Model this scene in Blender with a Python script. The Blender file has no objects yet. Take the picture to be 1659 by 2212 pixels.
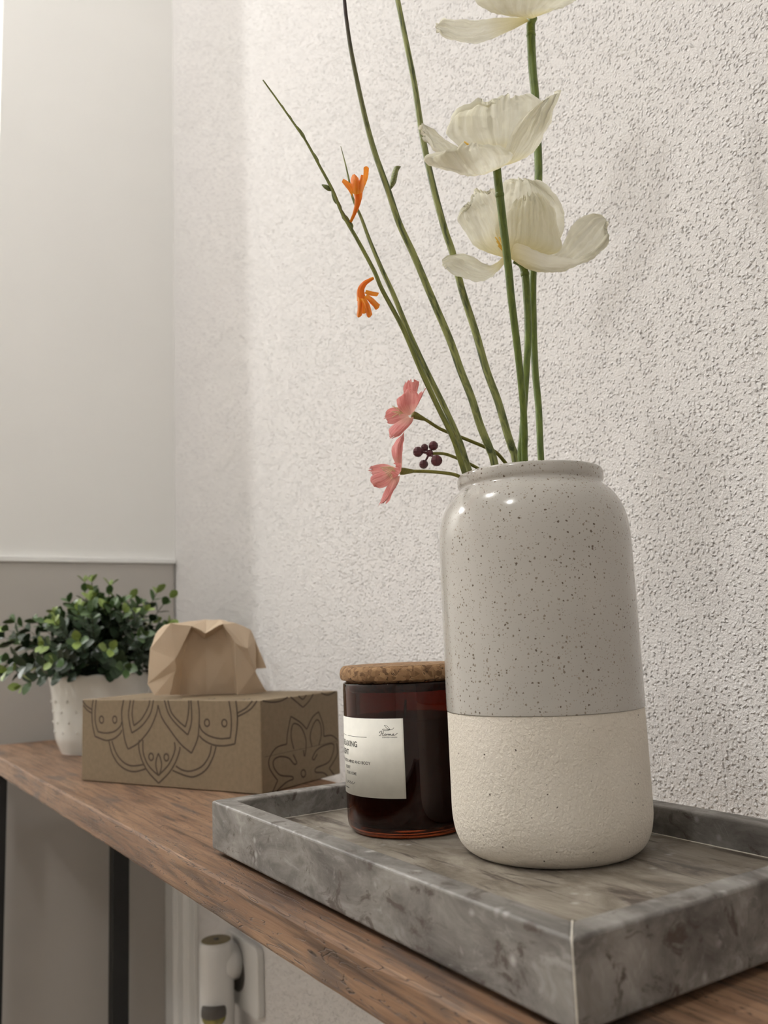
import bpy, bmesh, math, random
from mathutils import Vector, Matrix, noise

# ------------------------------------------------------------------ camera
scn = bpy.context.scene
COL = scn.collection
cam_d = bpy.data.cameras.new('camera')
cam = bpy.data.objects.new('camera', cam_d)
COL.objects.link(cam)
R_ = Vector((0.8383968620, -0.5436292269, -0.0394710720))
U_ = Vector((-0.0457714281, -0.1423797115, 0.9887532524))
F_ = Vector((0.5431350460, 0.8271609767, 0.1442533894))
mw = Matrix.Identity(4)
for i in range(3):
    mw[i][0], mw[i][1], mw[i][2] = R_[i], U_[i], -F_[i]
mw[0][3], mw[1][3], mw[2][3] = -0.19879, -0.50203, 0.92242
cam.matrix_world = mw
cam_d.sensor_width = 36.0
cam_d.sensor_fit = 'AUTO'
cam_d.lens = 30.146
cam_d.clip_start = 0.02
cam_d.dof.use_dof = True
cam_d.dof.focus_distance = 0.45
cam_d.dof.aperture_fstop = 13.0
scn.camera = cam

# ------------------------------------------------------------------ light and exposure
scn.view_settings.view_transform = 'Standard'
scn.view_settings.look = 'None'
scn.view_settings.gamma = 1.0
scn.view_settings.use_curve_mapping = False
scn.view_settings.exposure = 0.12
world = bpy.data.worlds.new('world')
scn.world = world
world.use_nodes = True
world.node_tree.nodes['Background'].inputs['Color'].default_value = (0.9, 0.95, 1.0, 1)
world.node_tree.nodes['Background'].inputs['Strength'].default_value = 0.02


def bulb(name, loc, power, radius, col=(1.0, 1.0, 0.985)):
    d = bpy.data.lights.new(name, 'POINT')
    d.energy = power
    d.shadow_soft_size = radius
    d.color = col
    o = bpy.data.objects.new(name, d)
    o.location = loc
    COL.objects.link(o)
    return o


bulb('ceiling_bulb_near', (-1.24, -0.54, 2.42), 16, 0.07)
bulb('ceiling_bulb_middle', (-0.70, 0.40, 2.42), 18, 0.03)
bulb('ceiling_bulb_far', (-1.19, 2.10, 2.42), 58, 0.05)


# ------------------------------------------------------------------ helpers
def mesh_obj(name, verts, faces, m, parent=None, smooth=True, uv=None):
    me = bpy.data.meshes.new(name)
    me.from_pydata([tuple(v) for v in verts], [], faces)
    me.update()
    if smooth:
        me.polygons.foreach_set('use_smooth', [True] * len(me.polygons))
    if uv is not None:
        l = me.uv_layers.new(name='UVMap')
        for lp in me.loops:
            l.data[lp.index].uv = uv[lp.vertex_index]
    for mm in (m if isinstance(m, (list, tuple)) else [m]):
        me.materials.append(mm)
    o = bpy.data.objects.new(name, me)
    COL.objects.link(o)
    if parent is not None:
        o.parent = parent
    return o


def thing(name, label, cat, loc=(0, 0, 0), rotz=0.0, group=None):
    o = bpy.data.objects.new(name, None)
    o.empty_display_size = 0.02
    COL.objects.link(o)
    o.location = loc
    o.rotation_euler = (0, 0, rotz)
    tag(o, label, cat, group)
    return o


def tag(o, label, cat, group=None):
    o['label'] = label
    o['category'] = cat
    if group:
        o['group'] = group
    return o


def struct(o, label=None):
    o['kind'] = 'structure'
    if label:
        o['label'] = label
    return o


def box(name, lo, hi, m, parent=None, bevel=0.0, seg=2, smooth=None):
    bm = bmesh.new()
    v = [bm.verts.new((x, y, z)) for x in (lo[0], hi[0]) for y in (lo[1], hi[1]) for z in (lo[2], hi[2])]
    for f in ((0, 1, 3, 2), (4, 6, 7, 5), (0, 4, 5, 1), (2, 3, 7, 6), (0, 2, 6, 4), (1, 5, 7, 3)):
        bm.faces.new([v[i] for i in f])
    bmesh.ops.recalc_face_normals(bm, faces=bm.faces)
    if bevel:
        bmesh.ops.bevel(bm, geom=bm.edges[:], offset=bevel, segments=seg, profile=0.5, affect='EDGES')
    me = bpy.data.meshes.new(name)
    bm.to_mesh(me)
    bm.free()
    me.materials.append(m)
    o = bpy.data.objects.new(name, me)
    COL.objects.link(o)
    if parent is not None:
        o.parent = parent
    return o


def prism(name, poly, z0, z1, m, parent=None, bevel=0.0, seg=2):
    bm = bmesh.new()
    b = [bm.verts.new((x, y, z0)) for x, y in poly]
    t = [bm.verts.new((x, y, z1)) for x, y in poly]
    n = len(poly)
    bm.faces.new(b[::-1])
    bm.faces.new(t)
    for i in range(n):
        bm.faces.new((b[i], b[(i + 1) % n], t[(i + 1) % n], t[i]))
    bmesh.ops.recalc_face_normals(bm, faces=bm.faces)
    if bevel:
        bmesh.ops.bevel(bm, geom=bm.edges[:], offset=bevel, segments=seg, profile=0.5, affect='EDGES')
    me = bpy.data.meshes.new(name)
    bm.to_mesh(me)
    bm.free()
    me.materials.append(m)
    o = bpy.data.objects.new(name, me)
    COL.objects.link(o)
    if parent is not None:
        o.parent = parent
    return o


def smooth_prof(pts, n=6):
    """Catmull-Rom through profile points"""
    out = []
    P = [Vector((p[0], p[1], 0)) for p in pts]
    for i in range(len(P) - 1):
        a, b, c, d = P[max(i - 1, 0)], P[i], P[i + 1], P[min(i + 2, len(P) - 1)]
        for k in range(n):
            out.append(crom(a, b, c, d, k / n))
    out.append(P[-1])
    return [(max(p.x, 0.0), p.y) for p in out]


def crom(a, b, c, d, t):
    return 0.5 * ((2 * b) + (c - a) * t + (2 * a - 5 * b + 4 * c - d) * t * t + (3 * b - a - 3 * c + d) * t ** 3)


def lathe(name, prof, m, parent=None, seg=96, z=0.0):
    verts, faces = [], []
    for r, h in prof:
        for k in range(seg):
            a = 2 * math.pi * k / seg
            verts.append((r * math.cos(a), r * math.sin(a), h + z))
    for i in range(len(prof) - 1):
        for k in range(seg):
            k2 = (k + 1) % seg
            faces.append((i * seg + k, i * seg + k2, (i + 1) * seg + k2, (i + 1) * seg + k))
    return mesh_obj(name, verts, faces, m, parent)


def resample(P, n=4):
    out = []
    for i in range(len(P) - 1):
        a, b, c, d = P[max(i - 1, 0)], P[i], P[i + 1], P[min(i + 2, len(P) - 1)]
        for k in range(n):
            out.append(crom(a, b, c, d, k / n))
    out.append(P[-1])
    return out


def tube(name, pts, radii, m, parent=None, seg=10, sub=4, origin=None, cap=True):
    P = resample([Vector(p) for p in pts], sub)
    Rv = []
    for i in range(len(radii) - 1):
        for k in range(sub):
            Rv.append(radii[i] + (radii[i + 1] - radii[i]) * k / sub)
    Rv.append(radii[-1])
    if origin is not None:
        P = [p - Vector(origin) for p in P]
    verts, faces = [], []
    t = (P[1] - P[0]).normalized()
    nrm = t.orthogonal().normalized()
    for i, p in enumerate(P):
        t2 = (P[min(i + 1, len(P) - 1)] - P[max(i - 1, 0)]).normalized()
        nrm = (nrm - t2 * nrm.dot(t2)).normalized()
        b = t2.cross(nrm)
        for k in range(seg):
            a = 2 * math.pi * k / seg
            verts.append(p + (nrm * math.cos(a) + b * math.sin(a)) * Rv[i])
    for i in range(len(P) - 1):
        for k in range(seg):
            k2 = (k + 1) % seg
            faces.append((i * seg + k, i * seg + k2, (i + 1) * seg + k2, (i + 1) * seg + k))
    if cap:
        faces.append(tuple(range(seg))[::-1])
        faces.append(tuple((len(P) - 1) * seg + k for k in range(seg)))
    uv = [((j % seg) / seg, (j // seg) / max(1, len(P) - 1)) for j in range(len(verts))]
    return mesh_obj(name, verts, faces, m, parent, uv=uv)


def patch_obj(name, rows, m, parent=None, origin=(0, 0, 0), ns=6, nt=14, ruffle=0.0, freq=260.0, jag=0.0, seed=0, thick=0.0):
    """a petal: rows of left / middle / right points, smooth along and across, with ruffles"""
    org = Vector(origin)
    rws = [[Vector(p) - org for p in r] for r in rows]
    cols = [resample([r[j] for r in rws], ns) for j in range(3)]
    N = len(cols[0])
    rnd = random.Random(seed)
    jt = [rnd.uniform(-1, 1) for _ in range(nt + 1)]
    verts, uv = [], []
    for i in range(N):
        s = i / (N - 1)
        L, M, Q = cols[0][i], cols[1][i], cols[2][i]
        for k in range(nt + 1):
            t = -1 + 2 * k / nt
            p = L * (t * (t - 1) / 2) + M * (1 - t * t) + Q * (t * (t + 1) / 2)
            verts.append(p)
            uv.append((k / nt, s))
    # ruffles along the normal, growing to the rim
    if ruffle or jag:
        vv = [v.copy() for v in verts]
        W1 = nt + 1
        for i in range(N):
            s = i / (N - 1)
            for k in range(W1):
                j = i * W1 + k
                du = vv[i * W1 + min(k + 1, nt)] - vv[i * W1 + max(k - 1, 0)]
                dv = vv[min(i + 1, N - 1) * W1 + k] - vv[max(i - 1, 0) * W1 + k]
                n = du.cross(dv)
                n = n.normalized() if n.length > 1e-12 else Vector((0, 0, 1))
                t = abs(-1 + 2 * k / nt)
                w = max(s, t * s) ** 1.5
                a = noise.noise(vv[j] * freq + Vector((seed * 3.1, 0, 0)))
                a2 = noise.noise(Vector((k * 0.55 + seed, s * 1.2, seed * 1.7)))
                a3 = noise.noise(vv[j] * freq * 3.2 + Vector((0, seed * 2.3, 0)))
                verts[j] = vv[j] + n * ruffle * (w * (0.7 * a + 0.8 * a2) + 0.16 * min(1.0, s * 2.5) * a3)
                if s > 0.8 and jag:
                    verts[j] += (dv.normalized() if dv.length > 1e-12 else n) * jag * jt[k] * (s - 0.8) / 0.2
    W1 = nt + 1
    faces = [(i * W1 + k, i * W1 + k + 1, (i + 1) * W1 + k + 1, (i + 1) * W1 + k) for i in range(N - 1) for k in range(nt)]
    o = mesh_obj(name, verts, faces, m, parent, uv=uv)
    if thick:
        md = o.modifiers.new('thickness', 'SOLIDIFY')
        md.thickness = thick
        md.offset = 0
    return o


def ribbons(name, lines, mapf, width, m, parent=None, smooth_n=5):
    """thin printed lines laid on a surface; mapf(u, v) -> point in metres already lifted off the surface; u, v in metres"""
    verts, faces = [], []
    for ln in lines:
        P = [Vector((p[0], p[1], 0)) for p in ln]
        if smooth_n > 1 and len(P) > 2:
            P = resample(P, smooth_n)
        b = len(verts)
        for i, p in enumerate(P):
            t = (P[min(i + 1, len(P) - 1)] - P[max(i - 1, 0)])
            if t.length < 1e-12:
                t = Vector((1, 0, 0))
            t.normalize()
            q = Vector((-t.y, t.x, 0)) * width * 0.5
            verts.append(mapf(p.x + q.x, p.y + q.y))
            verts.append(mapf(p.x - q.x, p.y - q.y))
        for i in range(len(P) - 1):
            faces.append((b + 2 * i, b + 2 * i + 1, b + 2 * i + 3, b + 2 * i + 2))
    return mesh_obj(name, verts, faces, m, parent, smooth=False)


def ball_verts(c, r, nu=8, nv=6, sx=1, sy=1, sz=1):
    v, f = [], []
    for i in range(nv + 1):
        th = math.pi * i / nv
        for k in range(nu):
            ph = 2 * math.pi * k / nu
            v.append((c[0] + sx * r * math.sin(th) * math.cos(ph), c[1] + sy * r * math.sin(th) * math.sin(ph), c[2] + sz * r * math.cos(th)))
    for i in range(nv):
        for k in range(nu):
            k2 = (k + 1) % nu
            f.append((i * nu + k, i * nu + k2, (i + 1) * nu + k2, (i + 1) * nu + k))
    return v, f


# ------------------------------------------------------------------ materials
class G:
    """tiny node-graph helper"""

    def __init__(self, name):
        self.m = bpy.data.materials.new(name)
        self.m.use_nodes = True
        self.t = self.m.node_tree
        self.b = self.t.nodes['Principled BSDF']
        self.out = self.t.nodes['Material Output']

    def n(self, kind, **kw):
        nd = self.t.nodes.new(kind)
        for k, v in kw.items():
            if hasattr(nd, k):
                setattr(nd, k, v)
            else:
                nd.inputs[k.replace('_', ' ')].default_value = v
        return nd

    def l(self, a, ao, b, bi):
        self.t.links.new(a.outputs[ao] if isinstance(ao, (str, int)) else ao, b.inputs[bi])

    def coord(self, kind='Object', scale=(1, 1, 1), rot=(0, 0, 0)):
        tc = self.n('ShaderNodeTexCoord')
        mp = self.n('ShaderNodeMapping')
        mp.inputs['Scale'].default_value = scale
        mp.inputs['Rotation'].default_value = rot
        self.l(tc, kind, mp, 'Vector')
        return mp

    def noise(self, vec, scale, detail=4, rough=0.55, dist=0.0):
        nd = self.n('ShaderNodeTexNoise')
        nd.inputs['Scale'].default_value = scale
        nd.inputs['Detail'].default_value = detail
        nd.inputs['Roughness'].default_value = rough
        nd.inputs['Distortion'].default_value = dist
        self.l(vec, 'Vector', nd, 'Vector')
        return nd

    def ramp(self, src, so, stops):
        r = self.n('ShaderNodeValToRGB')
        el = r.color_ramp.elements
        while len(el) < len(stops):
            el.new(0.5)
        for e, (p, c) in zip(el, stops):
            e.position = p
            e.color = (c[0], c[1], c[2], 1) if not isinstance(c, (int, float)) else (c, c, c, 1)
        self.l(src, so, r, 'Fac')
        return r

    def mix(self, fac, a, b, blend='MIX'):
        """fac, a, b: (node, output) pairs or constants"""
        mx = self.n('ShaderNodeMix', data_type='RGBA', blend_type=blend)
        for idx, v in ((0, fac), (6, a), (7, b)):
            if isinstance(v, tuple) and isinstance(v[0], bpy.types.Node):
                self.t.links.new(v[0].outputs[v[1]], mx.inputs[idx])
            elif isinstance(v, (int, float)):
                mx.inputs[idx].default_value = v if idx == 0 else (v, v, v, 1)
            else:
                mx.inputs[idx].default_value = (v[0], v[1], v[2], 1)
        return mx

    def math(self, op, a, b=None):
        md = self.n('ShaderNodeMath', operation=op)
        for i, v in enumerate((a, b)):
            if v is None:
                continue
            if isinstance(v, tuple):
                self.t.links.new(v[0].outputs[v[1]], md.inputs[i])
            else:
                md.inputs[i].default_value = v
        return md

    def bump(self, src, so, strength, dist, prev=None):
        bp = self.n('ShaderNodeBump')
        bp.inputs['Strength'].default_value = strength
        bp.inputs['Distance'].default_value = dist
        self.l(src, so, bp, 'Height')
        if prev is not None:
            self.l(prev, 'Normal', bp, 'Normal')
        self.l(bp, 'Normal', self.b, 'Normal')
        return bp

    def base(self, src, so=2):
        self.t.links.new(src.outputs[so], self.b.inputs['Base Color'])


def plain(name, col, rough=0.5, metallic=0.0, var=0.0, scale=30.0):
    g = G(name)
    g.b.inputs['Roughness'].default_value = rough
    g.b.inputs['Metallic'].default_value = metallic
    mp = g.coord()
    nz = g.noise(mp, scale, 3)
    d = [max(0, c * (1 - var)) for c in col]
    e = [min(1, c * (1 + var)) for c in col]
    r = g.ramp(nz, 'Fac', [(0.3, d), (0.7, e)])
    g.base(r, 0)
    return g.m


def mat_plaster():
    g = G('textured_plaster')
    mp = g.coord()
    g.b.inputs['Roughness'].default_value = 0.8
    big = g.noise(mp, 3.0, 3)
    col = g.ramp(big, 'Fac', [(0.35, (0.80, 0.77, 0.75)), (0.65, (0.83, 0.80, 0.78))])
    g.base(col, 0)
    # fine roller relief, raised grains and small pits laid out over the wall plane
    fine = g.noise(mp, 600.0, 3, 0.55, 0.5)
    tc = g.n('ShaderNodeSeparateXYZ')
    warp = g.noise(mp, 240.0, 2)
    wv = g.n('ShaderNodeVectorMath', operation='MULTIPLY_ADD')
    g.l(warp, 'Color', wv, 0)
    wv.inputs[1].default_value = (0.004, 0.004, 0.004)
    g.l(mp, 'Vector', wv, 2)
    g.t.links.new(wv.outputs[0], tc.inputs[0])
    cb = g.n('ShaderNodeCombineXYZ')
    g.t.links.new(tc.outputs['Y'], cb.inputs['X'])
    g.t.links.new(tc.outputs['Z'], cb.inputs['Y'])

    def dots(scale, shift, r0, r1, keep):
        ad = g.n('ShaderNodeVectorMath', operation='ADD')
        g.t.links.new(cb.outputs[0], ad.inputs[0])
        ad.inputs[1].default_value = (shift, shift * 0.7, 0)
        v = g.n('ShaderNodeTexVoronoi', voronoi_dimensions='2D')
        v.inputs['Scale'].default_value = scale
        g.t.links.new(ad.outputs[0], v.inputs['Vector'])
        d = g.ramp(v, 'Distance', [(r0, 1.0), (r1, 0.0)])
        sc = g.n('ShaderNodeSeparateColor')
        g.l(v, 'Color', sc, 0)
        k = g.ramp(sc, 0, [(keep, 0.0), (min(1.0, keep + 0.3), 1.0)])
        return g.math('MULTIPLY', (d, 0), (k, 0))

    gm = dots(300.0, 0.0, 0.08, 0.40, 0.42)
    pf = dots(250.0, 5.3, 0.05, 0.30, 0.45)
    h = g.math('MULTIPLY', (fine, 'Fac'), 1.2)
    h2 = g.math('ADD', (h, 0), (gm, 0))
    pf2 = g.math('MULTIPLY', (pf, 0), 1.3)
    h3 = g.math('SUBTRACT', (h2, 0), (pf2, 0))
    g.bump(h3, 0, 1.0, 0.0012)
    return g.m


def mat_paint(name, col, rough=0.6, relief=0.0002):
    g = G(name)
    mp = g.coord()
    g.b.inputs['Roughness'].default_value = rough
    nz = g.noise(mp, 4.0, 3)
    r = g.ramp(nz, 'Fac', [(0.3, [c * 0.97 for c in col]), (0.7, col)])
    g.base(r, 0)
    f = g.noise(mp, 160.0, 3)
    g.bump(f, 'Fac', 0.35, relief)
    return g.m


def mat_wood():
    g = G('rustic_wood')
    mp = g.coord(scale=(9.0, 1.0, 9.0))
    g.b.inputs['Roughness'].default_value = 0.5
    g.b.inputs['Specular IOR Level'].default_value = 0.4
    lo = g.noise(mp, 5.0, 5, 0.6, 1.2)
    base = g.ramp(lo, 'Fac', [(0.26, (0.085, 0.046, 0.027)), (0.44, (0.215, 0.120, 0.068)), (0.60, (0.30, 0.178, 0.105)), (0.80, (0.19, 0.125, 0.088))])
    mp2 = g.coord(scale=(55.0, 2.2, 55.0))
    gr = g.noise(mp2, 6.0, 4, 0.65, 0.6)
    gl = g.ramp(gr, 'Fac', [(0.36, 0.28), (0.52, 1.0)])
    m1 = g.mix(0.75, (base, 0), (gl, 0), 'MULTIPLY')
    # grey worn patches and short dark cracks
    mp3 = g.coord(scale=(14.0, 2.4, 14.0))
    wn = g.noise(mp3, 3.2, 3, 0.5, 0.8)
    wr = g.ramp(wn, 'Fac', [(0.58, 0.0), (0.68, 0.75)])
    m2 = g.mix((wr, 0), (m1, 2), (0.085, 0.066, 0.056))
    mp4 = g.coord(scale=(30.0, 3.0, 30.0))
    ck = g.noise(mp4, 5.0, 2, 0.5, 2.0)
    cr = g.ramp(ck, 'Fac', [(0.485, 0.0), (0.5, 1.0), (0.515, 0.0)])
    m3 = g.mix((cr, 0), (m2, 2), (0.035, 0.02, 0.013))
    g.base(m3)
    hb = g.math('SUBTRACT', (gr, 'Fac'), (cr, 0))
    g.bump(hb, 0, 0.6, 0.0006)
    return g.m


def mat_marble(name, floor=False):
    """grey marble: cloudy ground, streaks along the slab, pale crystals"""
    g = G(name)
    mp = g.coord(scale=(1.0, 0.5, 1.0), rot=(0.3, 0.1, 0.25))
    a = g.noise(mp, 42.0, 9, 0.68, 0.6)
    if floor:
        st = [(0.30, (0.085, 0.068, 0.052)), (0.45, (0.175, 0.148, 0.116)), (0.58, (0.27, 0.236, 0.192)), (0.75, (0.38, 0.345, 0.295))]
    else:
        st = [(0.30, (0.062, 0.055, 0.048)), (0.44, (0.140, 0.128, 0.116)), (0.58, (0.235, 0.220, 0.203)), (0.76, (0.37, 0.355, 0.335))]
    c1 = g.ramp(a, 'Fac', st)
    mp2 = g.coord(scale=(1.0, 0.16 if floor else 0.6, 1.0), rot=(0.0, 0.0, 0.12 if floor else 0.5))
    v = g.noise(mp2, 75.0, 6, 0.7, 0.9)
    vr = g.ramp(v, 'Fac', [(0.55, 0.0), (0.63, 0.9)])
    m1 = g.mix((vr, 0), (c1, 0), (0.065, 0.048, 0.038))
    w2 = g.ramp(v, 'Fac', [(0.30, 0.5), (0.42, 0.0)])
    m1b = g.mix((w2, 0), (m1, 2), (0.46, 0.42, 0.36) if floor else (0.44, 0.42, 0.40))
    mp3 = g.coord()
    w = g.n('ShaderNodeTexVoronoi')
    w.inputs['Scale'].default_value = 130.0
    g.l(mp3, 'Vector', w, 'Vector')
    wr = g.ramp(w, 'Distance', [(0.08, 0.6), (0.32, 0.0)])
    wn = g.noise(mp3, 55.0, 2)
    wm = g.ramp(wn, 'Fac', [(0.54, 0.0), (0.62, 1.0)])
    wf = g.math('MULTIPLY', (wr, 0), (wm, 0))
    m2 = g.mix((wf, 0), (m1b, 2), (0.52, 0.50, 0.48))
    g.base(m2)
    rr = g.ramp(a, 'Fac', [(0.3, 0.60), (0.7, 0.40)])
    g.l(rr, 0, g.b, 'Roughness')
    f = g.noise(mp3, 700.0, 3)
    g.bump(f, 'Fac', 0.3, 0.0002)
    return g.m


def specks(g, mp, scale, lo, hi, seedshift=0.0, thin=0.5):
    nz = g.noise(mp, 900.0, 2)
    mv = g.n('ShaderNodeVectorMath', operation='MULTIPLY_ADD')
    g.l(nz, 'Color', mv, 0)
    mv.inputs[1].default_value = (0.0011, 0.0011, 0.0011)
    g.l(mp, 'Vector', mv, 2)
    v = g.n('ShaderNodeTexVoronoi')
    v.inputs['Scale'].default_value = scale
    g.t.links.new(mv.outputs[0], v.inputs['Vector'])
    sep = g.n('ShaderNodeSeparateColor')
    g.l(v, 'Color', sep, 0)
    thr = g.n('ShaderNodeMapRange')
    thr.inputs['From Min'].default_value = thin
    thr.inputs['From Max'].default_value = 1.0
    thr.inputs['To Min'].default_value = lo
    thr.inputs['To Max'].default_value = hi
    g.t.links.new(sep.outputs[0], thr.inputs['Value'])
    return g.math('LESS_THAN', (v, 'Distance'), (thr, 0)), sep


def mat_glaze():
    g = G('speckled_glaze')
    mp = g.coord()
    g.b.inputs['Roughness'].default_value = 0.12
    g.b.inputs['Specular IOR Level'].default_value = 0.45
    big = g.noise(mp, 14.0, 3)
    col = g.ramp(big, 'Fac', [(0.35, (0.465, 0.44, 0.40)), (0.65, (0.52, 0.495, 0.455))])
    d1, sep = specks(g, mp, 520.0, 0.0, 0.31, thin=0.2)
    d2, s2 = specks(g, mp, 1000.0, -0.02, 0.38, thin=0.3)
    shade = g.ramp(sep, 1, [(0.2, (0.15, 0.115, 0.085)), (0.9, (0.33, 0.28, 0.225))])
    m1 = g.mix((d2, 0), (col, 0), (0.36, 0.31, 0.255))
    m2 = g.mix((d1, 0), (m1, 2), (shade, 0))
    g.base(m2)
    mpv = g.coord(scale=(1, 1, 0.15))
    w = g.noise(mpv, 60.0, 2)
    g.bump(w, 'Fac', 0.12, 0.0006)
    return g.m


def mat_bisque():
    g = G('sandy_unglazed_clay')
    mp = g.coord()
    g.b.inputs['Roughness'].default_value = 0.85
    g.b.inputs['Specular IOR Level'].default_value = 0.2
    big = g.noise(mp, 20.0, 4)
    col = g.ramp(big, 'Fac', [(0.35, (0.78, 0.715, 0.615)), (0.65, (0.85, 0.785, 0.69))])
    d1, sep = specks(g, mp, 360.0, -0.25, 0.17, thin=0.3)
    m1 = g.mix((d1, 0), (col, 0), (0.13, 0.10, 0.08))
    g.base(m1)
    nz = g.noise(mp, 850.0, 4, 0.65, 0.6)
    n2 = g.noise(mp, 420.0, 2)
    h = g.math('ADD', (nz, 'Fac'), (n2, 'Fac'))
    g.bump(h, 0, 0.8, 0.0008)
    return g.m


def mat_cork():
    g = G('cork')
    mp = g.coord()
    g.b.inputs['Roughness'].default_value = 0.9
    v = g.n('ShaderNodeTexVoronoi')
    v.inputs['Scale'].default_value = 420.0
    g.l(mp, 'Vector', v, 'Vector')
    sp = g.n('ShaderNodeSeparateColor')
    g.l(v, 'Color', sp, 0)
    c = g.ramp(sp, 0, [(0.0, (0.11, 0.056, 0.023)), (0.35, (0.235, 0.130, 0.060)), (1.0, (0.36, 0.215, 0.105))])
    nz = g.noise(mp, 330.0, 4, 0.6, 1.0)
    dr = g.ramp(nz, 'Fac', [(0.34, 1.0), (0.41, 0.0)])
    m = g.mix((dr, 0), (c, 0), (0.045, 0.022, 0.01))
    g.base(m)
    g.bump(nz, 'Fac', 0.8, 0.0008)
    return g.m


def mat_amber():
    g = G('amber_glass')
    g.b.inputs['Transmission Weight'].default_value = 1.0
    g.b.inputs['Roughness'].default_value = 0.02
    g.b.inputs['IOR'].default_value = 1.4
    mp = g.coord()
    nz = g.noise(mp, 6.0, 1)
    r = g.ramp(nz, 'Fac', [(0.3, (0.21, 0.042, 0.012)), (0.7, (0.25, 0.052, 0.015))])
    g.base(r, 0)
    return g.m


def mat_card():
    g = G('kraft_card')
    mp = g.coord()
    g.b.inputs['Roughness'].default_value = 0.75
    nz = g.noise(mp, 240.0, 4, 0.6)
    r = g.ramp(nz, 'Fac', [(0.35, (0.190, 0.138, 0.080)), (0.65, (0.218, 0.160, 0.097))])
    g.base(r, 0)
    g.bump(nz, 'Fac', 0.15, 0.0002)
    return g.m


def mat_petal(name, c1, c2, c_base, trans=0.45, streak=0.35, rough=0.6, bump=0.35):
    """thin fabric petal: colour c_base at its foot, streaks along its length, light passing through"""
    g = G(name)
    tc = g.n('ShaderNodeTexCoord')
    mp = g.n('ShaderNodeMapping')
    mp.inputs['Scale'].default_value = (16.0, 1.6, 1.0)
    g.l(tc, 'UV', mp, 'Vector')
    oi = g.n('ShaderNodeObjectInfo')
    addv = g.n('ShaderNodeVectorMath', operation='ADD')
    g.l(mp, 'Vector', addv, 0)
    g.l(oi, 'Random', addv, 1)
    nz = g.n('ShaderNodeTexNoise')
    nz.inputs['Scale'].default_value = 1.0
    nz.inputs['Detail'].default_value = 5
    g.t.links.new(addv.outputs[0], nz.inputs['Vector'])
    r = g.ramp(nz, 'Fac', [(0.5 - streak / 2, c1), (0.5 + streak / 2, c2)])
    sx = g.n('ShaderNodeSeparateXYZ')
    g.l(tc, 'UV', sx, 0)
    ft = g.ramp(sx, 'Y', [(0.0, 1.0), (0.35, 0.0)])
    m = g.mix((ft, 0), (r, 0), c_base)
    g.base(m)
    g.b.inputs['Roughness'].default_value = rough
    g.b.inputs['Specular IOR Level'].default_value = 0.3
    bp = g.bump(nz, 'Fac', bump, 0.0009)
    tr = g.n('ShaderNodeBsdfTranslucent')
    g.t.links.new(m.outputs[2], tr.inputs['Color'])
    g.l(bp, 'Normal', tr, 'Normal')
    ms = g.n('ShaderNodeMixShader')
    ms.inputs[0].default_value = trans
    g.l(g.b, 'BSDF', ms, 1)
    g.l(tr, 'BSDF', ms, 2)
    g.t.links.new(ms.outputs[0], g.out.inputs['Surface'])
    return g.m


def mat_stem(name, c1, c2, tip=None):
    g = G(name)
    tc = g.n('ShaderNodeTexCoord')
    mp = g.n('ShaderNodeMapping')
    mp.inputs['Scale'].default_value = (5.0, 22.0, 1.0)
    g.l(tc, 'UV', mp, 'Vector')
    nz = g.noise(mp, 1.0, 4, 0.6, 0.5)
    r = g.ramp(nz, 'Fac', [(0.36, c1), (0.56, c2)])
    last, so = r, 0
    if tip:
        sx = g.n('ShaderNodeSeparateXYZ')
        g.l(tc, 'UV', sx, 0)
        ft = g.ramp(sx, 'Y', [(0.72, 0.0), (0.9, 1.0)])
        last, so = g.mix((ft, 0), (r, 0), tip), 2
    g.base(last, so)
    g.b.inputs['Roughness'].default_value = 0.45
    o = g.coord()
    n2 = g.noise(o, 700.0, 2)
    g.bump(n2, 'Fac', 0.4, 0.0003)
    return g.m


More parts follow.
